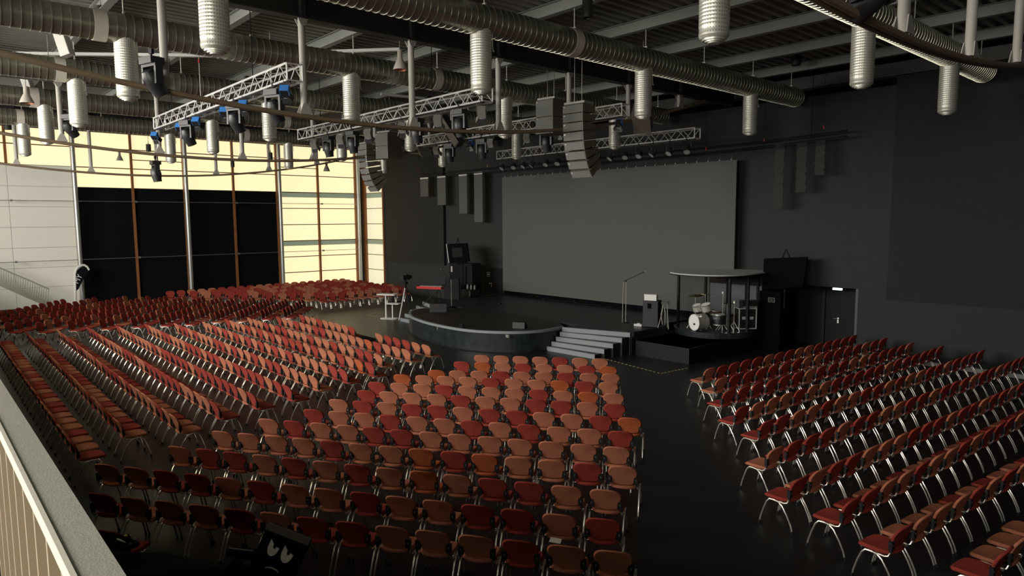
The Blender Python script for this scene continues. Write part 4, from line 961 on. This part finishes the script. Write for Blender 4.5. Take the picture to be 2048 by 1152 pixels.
# ================================================================== SIDE STAIR, FLAG
ss = thing('side_stair', 'pale steel stair with thin barred handrail climbing along the grey window panels', 'stair', (-39.3, 5.5, 0))
a, c = onx(0, 572, -39.3), onx(95, 614, -39.3)
h0, h1 = onx(0, 536, -39.3), onx(98, 578, -39.3)
ori = Vector((-39.3, 5.5, 0)); dv = (c-a); ext = a-dv*0.9; exh = h0-(h1-h0)*0.9
for nm, p, q, r_, m_ in (('stringer', ext, c, 0.0, 'stair_steel'), ('handrail', exh, h1, 0.0, 'stair_steel')):
    if nm == 'handrail': MB().tube([p-ori, q-ori], 0.035, 8).build(nm, m_, ss)
    else:
        u = Vector((0, 0, 0.28)); t_ = Vector((0.06, 0, 0))
        b = MB(); b._add([p-ori, q-ori, q-ori+u, p-ori+u, p-ori+t_, q-ori+t_, q-ori+u+t_, p-ori+u+t_], [(0, 1, 2, 3), (7, 6, 5, 4), (0, 4, 5, 1), (1, 5, 6, 2), (2, 6, 7, 3), (3, 7, 4, 0)]); b.build(nm, m_, ss)
for k in range(40):
    p = ext.lerp(c, k/39)-ori; q = exh.lerp(h1, k/39)-ori
    MB().cyl(p+Vector((0.03, 0, 0.2)), q, 0.012, 4).build('baluster', 'stair_steel', ss)
for k in range(14):
    p = ext.lerp(c, k/13)-ori
    MB().bbox((p.x-0.9, p.y-0.14, p.z+0.1), (p.x-0.02, p.y+0.14, p.z+0.14)).build('tread', 'stair_steel', ss)
fl = thing('beach_flag', 'black feather flag with white edge and letters beside the window column', 'flag', onx(150, 612, -39.9)*1.0)
fo = fl.location.copy()
P2 = lambda x, y: onx(x, y, -39.9)-fo
edge = [(151, 612), (150.5, 575), (150, 548), (152, 540), (156, 534), (162, 531), (168, 530), (174, 533), (178, 540)]
MB().tube([P2(*e) for e in edge], 0.055, 6).build('pole', 'white_board', fl)
outl = [(152, 582), (151.5, 550), (154, 541), (160, 535), (168, 533), (174, 536), (177, 542), (170, 552), (163, 566), (157, 578)]
b = MB(); n = len(outl)
b._add([P2(*e)+Vector((0.02, 0, 0)) for e in outl]+[P2(*e) for e in outl], [tuple(range(n))[::-1], tuple(range(n, 2*n))]+[(i, (i+1) % n, n+(i+1) % n, n+i) for i in range(n)])
b.build('flag_cloth', 'blackout', fl)
def text(name, s, parent, loc, rotm, size, m, ext_=0.002):
    cu = bpy.data.curves.new(name, 'FONT'); cu.body = s; cu.size = size; cu.extrude = ext_; cu.align_x = 'CENTER'; cu.align_y = 'CENTER'
    tmp = bpy.data.objects.new(name, cu); C.objects.link(tmp); dg = bpy.context.evaluated_depsgraph_get(); me = bpy.data.meshes.new_from_object(tmp.evaluated_get(dg)); bpy.data.objects.remove(tmp)
    me.materials.clear(); me.materials.append(M[m]); o = bpy.data.objects.new(name, me); C.objects.link(o); o.parent = parent
    o.matrix_local = Matrix.Translation(loc) @ rotm.to_4x4(); return o
# text plane facing +X, reading along the pole
ax = Vector((0, 0.5, 0.86)).normalized(); nz = Vector((1, 0, 0)); ay = nz.cross(ax)
text('lettering', 'MY', fl, P2(156, 558)+Vector((0.03, 0, 0)), Matrix((ax, ay, nz)).transposed(), 0.34, 'sign_white')

# ================================================================== COVERED DESK AND BAG BELOW THE BALCONY
zt = 0.92
A_ = [onz(px, py, zt) for px, py in ((225, 1092), (312, 1086), (528, 1112), (700, 1132))]
fd = thing('covered_desk', 'long low desk under a black cloth just below the balcony edge', 'desk', (A_[1].x, A_[1].y, 0))
o_ = Vector((A_[1].x, A_[1].y, 0)); d_ = (A_[3]-A_[1]); d_.z = 0; d_.normalize(); n_ = Vector((d_.y, -d_.x, 0))
def fq(u, v, z): return d_*u + n_*v + Vector((0, 0, z))
b = MB(); nu, nv = 24, 8; vs = []; fs = []
for i in range(nu+1):
    for j in range(nv+1):
        u = -0.9+5.4*i/nu; v = 1.1*j/nv
        z = 0.9+0.035*math.sin(u*5.3+v*3)*math.cos(v*6)+0.02*math.sin(u*13)
        if i in (0, nu) or j in (0, nv): z = 0.25; u += (-0.1 if i == 0 else 0.1 if i == nu else 0); v += (-0.06 if j == 0 else 0.06 if j == nv else 0)
        elif i in (1, nu-1) or j in (1, nv-1): z -= 0.03
        vs.append(fq(u, v, z)); 
for i in range(nu):
    for j in range(nv): fs.append((i*(nv+1)+j, (i+1)*(nv+1)+j, (i+1)*(nv+1)+j+1, i*(nv+1)+j+1))
b._add(vs, [f[::-1] for f in fs], 0, True); b.build('cloth', 'black_cloth', fd)
MB()._add([fq(*p) for p in ((-0.7, 0.15, 0.1), (4.3, 0.15, 0.1), (4.3, 0.95, 0.1), (-0.7, 0.95, 0.1), (-0.7, 0.15, 0.82), (4.3, 0.15, 0.82), (4.3, 0.95, 0.82), (-0.7, 0.95, 0.82))], [(0,3,2,1),(4,5,6,7),(0,1,5,4),(1,2,6,5),(2,3,7,6),(3,0,4,7)]).build('desk_frame', 'black_metal', fd)
for (u, v) in ((-0.6, 0.2), (4.2, 0.2), (-0.6, 0.9), (4.2, 0.9)): MB().cyl(fq(u, v, 0), fq(u, v, 0.3), 0.03, 8).build('leg', 'black_metal', fd)
ds = thing('microphone_case', 'flat black case with strap lying on the covered desk', 'case', onz(500, 1117, 0.95), math.atan2(d_.y, d_.x))
MB().box((0, 0, 0.05), (0.5, 0.12, 0.07)).build('case_body', 'black_matte', ds); MB().box((-0.1, -0.01, 0.09), (0.3, 0.02, 0.02)).build('strap', 'speaker_grey', ds)
lp = thing('desk_lamp', 'small black clip lamp with chrome arm at the end of the covered desk', 'lamp', onz(262, 1092, 0.93), 0)
MB().lathe([(0.001, 0.03), (0.08, 0.03), (0.09, 0)], 16).build('base', 'black_matte', lp)
MB().tube([(0, 0, 0.02), (-0.06, -0.12, 0.1), (-0.12, -0.18, -0.02)], 0.012, 6).build('arm', 'chrome', lp)
MB().box((-0.04, -0.02, 0.08), (0.2, 0.06, 0.03)).box((-0.08, -0.03, 0.1), (0.04, 0.03, 0.02), 1).build('head', ['black_matte', 'sign_yellow'], lp)
# backpack with eyes
bl = onz(520, 1196, 0.92); depth = proj(bl)[2]
bk = thing('backpack', 'square black bag with grumpy white eyes and lettering on the covered desk', 'bag', bl)
zc = fw*-1; tocam = Vector((-fw.x, -fw.y, 0.35)).normalized(); xr = Vector((rt.x, rt.y, 0)).normalized()
xr = (xr - Vector((0, 0, 0.42))).normalized(); yb = tocam.cross(xr).normalized(); tocam = xr.cross(yb)
R3 = Matrix((xr, yb, tocam)).transposed()
def kk(v): return R3 @ Vector(v)
Wb, Hb, Db = 0.44, 0.62, 0.2
b = MB(); seg = 5
outl = []
for (sx_, sy_, a0) in ((1, 1, 0), (-1, 1, 90), (-1, -1, 180), (1, -1, 270)):
    for k in range(seg):
        a_ = math.radians(a0+90*k/(seg-1)); outl.append((sx_*(Wb/2-0.03)+0.03*math.cos(a_), sy_*(Hb/2-0.03)+0.03*math.sin(a_)))
n = len(outl); off = Vector((0, 0.34, -0.08))
vs = [kk(Vector((x, y, Db/2))+off) for x, y in outl]+[kk(Vector((x*1.02, y*1.0, -Db/2))+off) for x, y in outl]
b._add(vs, [tuple(range(n)), tuple(range(n, 2*n))[::-1]]+[(i, n+i, n+(i+1) % n, (i+1) % n) for i in range(n)])
b.build('bag_body', 'black_cloth', bk)
MB().box(kk(Vector((0.0, Hb/2-0.005, Db/2+0.005))+off), (Wb*1.04, 0.07, 0.03), 0, R3).build('top_flap', 'speaker_brown', bk)
def flat(name, pts, m, dz=0.01):
    b = MB(); n = len(pts)
    f_ = [kk(Vector((x, y, Db/2+dz))+off) for x, y in pts]; g_ = [kk(Vector((x, y, Db/2))+off) for x, y in pts]
    b._add(f_+g_, [tuple(range(n)), tuple(range(n, 2*n))[::-1]]+[(i, n+i, n+(i+1) % n, (i+1) % n) for i in range(n)]); return b.build(name, m, bk)
def eye(cx, cy, s_, name='eye_print'):
    outer = [(cx+s_*1.0*math.cos(math.radians(a)), cy+s_*1.55*math.sin(math.radians(a))) for a in range(-180, 1, 15)]
    inner = [(cx+s_*0.3*math.cos(math.radians(a))+s_*0.12, cy+s_*0.42*math.sin(math.radians(a))+s_*0.2) for a in range(0, -181, -20)]
    right = [(cx+s_*1.0, cy+s_*0.1), (cx+s_*0.45, cy+s_*0.25)]
    left = [(cx-s_*0.2, cy+s_*0.5), (cx-s_*0.95, cy+s_*1.15)]
    flat(name, outer+right+inner+left, 'paper')
eye(-0.075, 0.14, 0.055); eye(0.075, 0.13, 0.058)
mo = [(0.0+0.075*math.cos(math.radians(a)), -0.07+0.035*math.sin(math.radians(a))) for a in range(20, 161, 14)]
mi = [(0.0+0.072*math.cos(math.radians(a)), -0.075+0.026*math.sin(math.radians(a))) for a in range(160, 19, -14)]
flat('mouth_print', mo+mi, 'paper')
text('lettering', "DON'T RELAX", bk, kk(Vector((0.0, -0.2, Db/2+0.006))+off), R3, 0.045, 'paper')
MB().box(kk((-0.28, 0.02, 0.06)), (0.34, 0.4, 0.14), 0, R3 @ RZ(-0.35)).box(kk((-0.2, 0.08, 0.135)), (0.05, 0.13, 0.012), 1, R3 @ RZ(-0.35)).build('side_pouch', ['black_cloth', 'paper'], bk)
# ================================================================== CHAIRS
def ring(pts): return [Vector(p) for p in pts]
def seat_mb():
    out = [(-0.10, -0.235), (0, -0.245), (0.10, -0.235), (0.17, -0.21), (0.205, -0.16), (0.222, -0.06), (0.225, 0.05), (0.215, 0.14), (0.19, 0.195), (0.12, 0.225), (0, 0.235), (-0.12, 0.225), (-0.19, 0.195), (-0.215, 0.14), (-0.225, 0.05), (-0.222, -0.06), (-0.205, -0.16), (-0.17, -0.21)]
    def zt(x, y): return 0.455 + 0.25*x*x + (0.0 if y < 0.1 else -1.2*(y-0.1)**2) + (0.5*(y+0.1)**2 if y < -0.1 else 0)
    b = MB()
    b.pad([(x*0.9, y*0.9, zt(x, y)+0.012) for x, y in out], [(x, y, zt(x, y)-0.012) for x, y in out], [(x*0.93, y*0.93, zt(x, y)-0.034) for x, y in out])
    return b
def back_mb():
    half = [(0.0, 0.482), (0.12, 0.486), (0.165, 0.505), (0.176, 0.535), (0.172, 0.568), (0.186, 0.602), (0.212, 0.637), (0.228, 0.678), (0.229, 0.72), (0.215, 0.765), (0.18, 0.803), (0.12, 0.826), (0.0, 0.834)]
    out = half+[(-x, z) for x, z in half[::-1][1:-1]]
    def y(x, z): return -0.175-(z-0.45)*0.40+0.65*x*x
    zc = 0.66
    b = MB()
    def yy(x, z, d): return (x, y(x, z)+d, z)
    inn = [(x*0.92, zc+(z-zc)*0.92) for x, z in out]
    b.pad([yy(x, z, 0.018) for x, z in inn], [yy(x, z, 0.0) for x, z in out], [yy(x, z, -0.018) for x, z in inn])
    return b
def leg_pts(s, front):
    x = 0.247*s
    if front: return [(x, -0.02, 0.432), (x, 0.07, 0.425), (x, 0.115, 0.375), (x, 0.165, 0.25), (x, 0.205, 0.12), (x, 0.228, 0.012)]
    return [(x, 0.03, 0.432), (x, -0.07, 0.425), (x, -0.135, 0.375), (x, -0.215, 0.25), (x, -0.278, 0.12), (x, -0.31, 0.012)]
def leg_mb(s, front):
    p = leg_pts(s, front); b = MB().tube(p, 0.0125, 6, 0)
    e = Vector(p[-1]); d = (Vector(p[-2])-e).normalized()
    return b.tube([e+d*0.04, e-Vector((0, 0, 0.012))], 0.016, 6, 1)
def frame_mb():
    b = MB()
    for s in (-1, 1):
        x = 0.235*s
        b.tube([(x, 0.06, 0.425), (x, -0.16, 0.425), (x*0.98, -0.205, 0.44), (x*0.93, -0.225, 0.50), (x*0.86, -0.238, 0.60)], 0.011, 6)
    b.tube([(-0.235, 0.05, 0.42), (0.235, 0.05, 0.42)], 0.011, 6).tube([(-0.235, -0.1, 0.42), (0.235, -0.1, 0.42)], 0.011, 6)
    return b
def bracket_mb(s):
    return MB().box((0.203*s, -0.222, 0.578), (0.066, 0.045, 0.115)).box((0.215*s, -0.225, 0.515), (0.03, 0.03, 0.05))
PARTS = [('seat', seat_mb(), ['F']), ('backrest', back_mb(), ['F']), ('frame', frame_mb(), ['chrome']),
         ('leg', leg_mb(-1, True), ['chrome', 'black_plastic']), ('leg', leg_mb(1, True), ['chrome', 'black_plastic']),
         ('leg', leg_mb(-1, False), ['chrome', 'black_plastic']), ('leg', leg_mb(1, False), ['chrome', 'black_plastic']),
         ('bracket', bracket_mb(-1), ['black_plastic']), ('bracket', bracket_mb(1), ['black_plastic'])]
FAB = {'O': 'fabric_terracotta', 'R': 'fabric_red', 'S': 'fabric_orange'}
CN = {'O': 'terracotta', 'R': 'red', 'S': 'orange'}
MESH = {}
for c in 'ORS':
    MESH[c] = [(n, mb.mesh(n, [FAB[c] if q == 'F' else q for q in m])) for n, mb, m in PARTS]

CH = []     # (x, y, rz, colour, block, row, nth)
def rot_for(face): return math.atan2(-face[0], face[1])       # local +y to the facing direction
def row(block, r, start, end, n, cols, face=None, backz=0.80, order=1, skip=(), first=0):
    a, c = Vector((start[0], start[1], 0)), Vector((end[0], end[1], 0))
    if face is None:
        d = (c-a).normalized(); face = (-d.y, d.x)
    f = Vector((face[0], face[1], 0)).normalized()
    sh = f*(0.312 if backz > 0.7 else 0.252)
    rz = rot_for(f)
    for i in range(n):
        if i in skip: continue
        p = a.lerp(c, i/(n-1) if n > 1 else 0)+sh
        k = first + ((n-i) if order < 0 else (i+1))
        CH.append((p.x+random.uniform(-.008, .008), p.y+random.uniform(-.008, .008), rz+random.uniform(-.02, .02), cols[i] if i < len(cols) else random.choice('ORROR'), block, r, k))
# --- block A, before the stage steps: end points read on the backrest tops
A = [('RR', (-10.2, 0.95), (-9.29, 1.61)),
     ('ROOORORROOOROO'[:14], (-10.68, 1.79), (-4.76, 5.79)),
     ('OORROROORO'+'ORROR', (-11.96, 2.1), (-5.39, 6.34)),
     ('ORROROROSORROO', (-12.08, 3.2), (-5.95, 7.08)),
     ('OOOOROOSRSOORO', (-12.42, 4.03), (-6.37, 7.96)),
     ('OROORROOOOOOO', (-12.59, 4.96), (-7.01, 8.59)),
     ('ROOROOROROOR'[:11]+'R', (-12.61, 5.89), (-7.5, 9.3)),
     ('ORORRORROORS', (-12.96, 6.63), (-7.9, 10.07)),
     ('ROOOROORROR', (-13.23, 7.44), (-8.72, 10.63)),
     ('ROOROOOROSO', (-13.75, 8.04), (-9.27, 11.26)),
     ('SOOOROOSRO', (-14.0, 8.89), (-9.99, 11.95)),
     ('SOOROOROO', (-13.82, 9.8), (-10.52, 12.68)),
     ('RSOROORS', (-14.19, 10.9), (-11.09, 13.27)),
     ('OOOOROO', (-14.49, 11.84), (-11.9, 13.87))]
for i, (c, a, e) in enumerate(A): row('A', 14-i, a, e, len(c), c, None, 0.80, -1)
# --- block E, beside the doors: end points read on the backrest centres
E_ = [('ORRRRORROORRRRR', (-9.27, 15.04), (-8.73, 22.62)), ('ORRRRRROORRRRORR', (-8.49, 14.33), (-7.87, 22.74)), ('RRRRRRORRROORRRRO', (-7.76, 13.41), (-7.02, 22.44)),
      ('ROOOROORRRRRORRRRRR', (-6.88, 12.45), (-6.23, 22.48)), ('RROOROORROROORRORRRR', (-6.08, 11.9), (-5.25, 22.65)), ('ORRRORROORRORRRORRORRR', (-5.23, 10.58), (-4.24, 22.53)),
      ('RORROOORRRORRORRORRRR', (-4.37, 9.58), (-3.42, 20.6)), ('RROOROORORRRORRR', (-3.54, 9.38), (-2.85, 17.7)), ('ROOOROROORRR', (-2.77, 8.98), (-2.02, 15.0)), ('ROOORRO', (-1.78, 9.15), (-1.5, 12.45))]
for i, (c, a, e) in enumerate(E_): row('E', i+1, a, e, len(c), c, None, 0.64, 1)
# --- block B, before the oval stage (rows along the stage front, facing it)
B_ = [((-25.84, -21.69, 11.75), 'ROOROOOOR', 8), ((-19.7, -16.91, 11.65), 'ORRROO', 6), ((-26.03, -16.73, 10.8), '', 18), ((-26.51, -16.68, 9.84), '', 19), ((-26.81, -15.81, 9.05), '', 21), ((-26.65, -15.61, 8.17), '', 21),
      ((-26.99, -15.43, 7.27), '', 22), ((-27.6, -14.95, 6.4), '', 24), ((-28.0, -14.84, 5.53), '', 25), ((-28.33, -14.62, 4.66), '', 26), ((-28.48, -14.17, 3.75), '', 27), ((-29.0, -14.63, 2.87), '', 27), ((-29.2, -13.8, 1.98), '', 29)]
tailB = {2: 'ROOROORROOOOOSROOO', 3: 'OOORORROOOROOROORRO', 4: 'ROOORORORORRROROOROSR', 5: 'OOROROROROROROROOOORR', 6: 'ORROROOORROROORORROOOO'}
for i, ((x0, x1, y), c, n) in enumerate(B_):
    r = 1 if i < 2 else i
    n = len(c) if c else n
    cols = c or tailB.get(i, ''.join(random.choice('ORORRO') for _ in range(n)))
    row('B', r, (x0, y+0.012*(x1-x0)), (x1, y-0.0), n, cols, (0.0, 1.0), 0.64, -1, (), 9 if i == 0 else 0)
# --- block C: slanting rows facing the stage between the aisle and the window
SC = [(-33.3, 0.9), (-32.6, 1.85), (-31.74, 2.78), (-30.95, 3.65), (-30.65, 4.62), (-30.2, 5.59), (-29.84, 6.6), (-29.45, 7.5), (-29.1, 8.32), (-28.95, 9.31), (-28.5, 10.17), (-28.38, 11.17), (-28.1, 12.04)]
dC = Vector((-0.79, 0.613, 0))
for i, s_ in enumerate(SC):
    n = 0; p = Vector((*s_, 0))
    while p.y < 14.3+0.73*(p.x+31.3) and p.x > -39.6 and n < 20: p = p+dC*0.56; n += 1
    e = Vector((*s_, 0))+dC*0.56*(n-1)
    row('C', i, s_, e.xy[:], n, ''.join(random.choice('RRORR') for _ in range(n)), (0.613, 0.79), 0.64, 1)
# --- block D: rows along the window wall facing across to the stage
for k in range(9):
    x = -32.6-0.9*k; y0 = 16.0-0.74*0.9*k; y1 = 21.5
    y0 += 0.28*(k % 2)
    n = int((y1-y0)/0.555)+1
    row('D', k+1, (x, y0), (x-0.05*k, y0+0.555*(n-1)), n, ''.join(random.choice('RORRO') for _ in range(n)), (1.0, 0.0), 0.64, 1)
# --- the 300 that show largest stand as single chairs, the others share one object
vis = []
for c in CH:
    px, py, d = proj((c[0], c[1], 0.62))
    inside = d > 0 and -25 < px < 2075 and py < 1185
    if inside: vis.append((d, c))
vis.sort(key=lambda t: t[0])
single = [c for d, c in vis[:300]]
mass = [c for d, c in vis[300:]]
PLACE = {'A': 'of the block facing the grey steps', 'E': 'of the block beside the door niche', 'B': 'of the block facing the oval stage', 'C': 'of the slanting block', 'D': 'of the block by the windows'}
GRP = {'A': 'chairs facing the grey steps', 'E': 'chairs beside the door niche', 'B': 'chairs before the oval stage', 'C': 'chairs of the slanting block', 'D': 'chairs by the windows'}
ROWW = {'A': 'row', 'E': 'row', 'B': 'row', 'C': 'row', 'D': 'row'}
for (x, y, rz, c, blk, r, k) in single:
    o = bpy.data.objects.new('linked_chair', None); C.objects.link(o); o.location = (x, y, 0); o.rotation_euler = (0, 0, rz); o.empty_display_size = 0.1
    o['label'] = '%s chair, %s from the aisle in %s row %s' % (CN[c], ORD[k-1], ORD[r-1] if r > 1 else 'front', PLACE[blk])
    o['category'] = 'chair'; o['group'] = GRP[blk]
    for n, me in MESH[c]:
        q = bpy.data.objects.new(n, me); C.objects.link(q); q.parent = o
# the rest
import numpy as np
vs, fs, ms, ss_ = [], [], [], []
MI = ['fabric_terracotta', 'fabric_red', 'fabric_orange', 'chrome', 'black_plastic']
base = []
for n, mb, m in PARTS:
    if n == 'bracket': pass
    base.append((np.array(mb.v), mb.f, mb.m, mb.s, m))
for (x, y, rz, c, blk, r, k) in mass:
    ca_, sa_ = math.cos(rz), math.sin(rz)
    for v, f, mi, sm, m in base:
        o_ = len(vs)
        X = v[:, 0]*ca_-v[:, 1]*sa_+x; Y = v[:, 0]*sa_+v[:, 1]*ca_+y
        vs.extend(zip(X.tolist(), Y.tolist(), v[:, 2].tolist()))
        fs.extend(tuple(i+o_ for i in q) for q in f)
        for q, s_ in zip(mi, sm):
            nm = m[q]; ms.append(MI.index(FAB[c] if nm == 'F' else nm)); ss_.append(s_)
me = bpy.data.meshes.new('far_chairs'); me.from_pydata(vs, [], fs)
for n in MI: me.materials.append(M[n])
me.polygons.foreach_set('material_index', ms); me.polygons.foreach_set('use_smooth', ss_); me.update()
o = bpy.data.objects.new('far_chairs', me); C.objects.link(o)
tag(o, 'the remaining far rows of red and terracotta chairs towards the window wall', 'chairs', None, 'stuff')
# paper on a seat back edge in the second row from the balcony; dark bare seats in the front row gap
p = onz(1111, 1081, 0.50)
o = MB().box((0, 0, 0), (0.15, 0.085, 0.004), 0, RX(0.3)).build('paper_sheet', 'paper', None, p, (0, 0, 0.45))
tag(o, 'small folded white paper lying on the rear edge of a terracotta seat', 'paper')
for i, x in enumerate((-21.25, -20.75, -20.25)):
    t = thing('bare_seat', ('dark backless seat in the gap of the front row, nearest the window end', 'dark backless seat in the middle of the front row gap', 'dark backless seat in the gap of the front row, nearest the oval stage end')[i], 'seat', (x, 12.0, 0), 0.1*i, 'dark seats in the gap')
    child('seat', seat_mb().mesh('seat', ['black_cloth']) , t)
    for n, mb, m in PARTS:
        if n == 'leg': child('leg', mb.mesh('leg', m), t)
    child('frame', MB().tube([(-0.235, 0.05, 0.42), (0.235, 0.05, 0.42)], 0.011, 6).tube([(-0.235, -0.1, 0.42), (0.235, -0.1, 0.42)], 0.011, 6).mesh('frame', ['chrome']), t)
print('CHAIRS', len(CH), 'single', len(single), 'mass', len(mass), {b: sum(1 for c in single if c[4] == b) for b in 'ABCDE'})
bpy.context.view_layer.update()
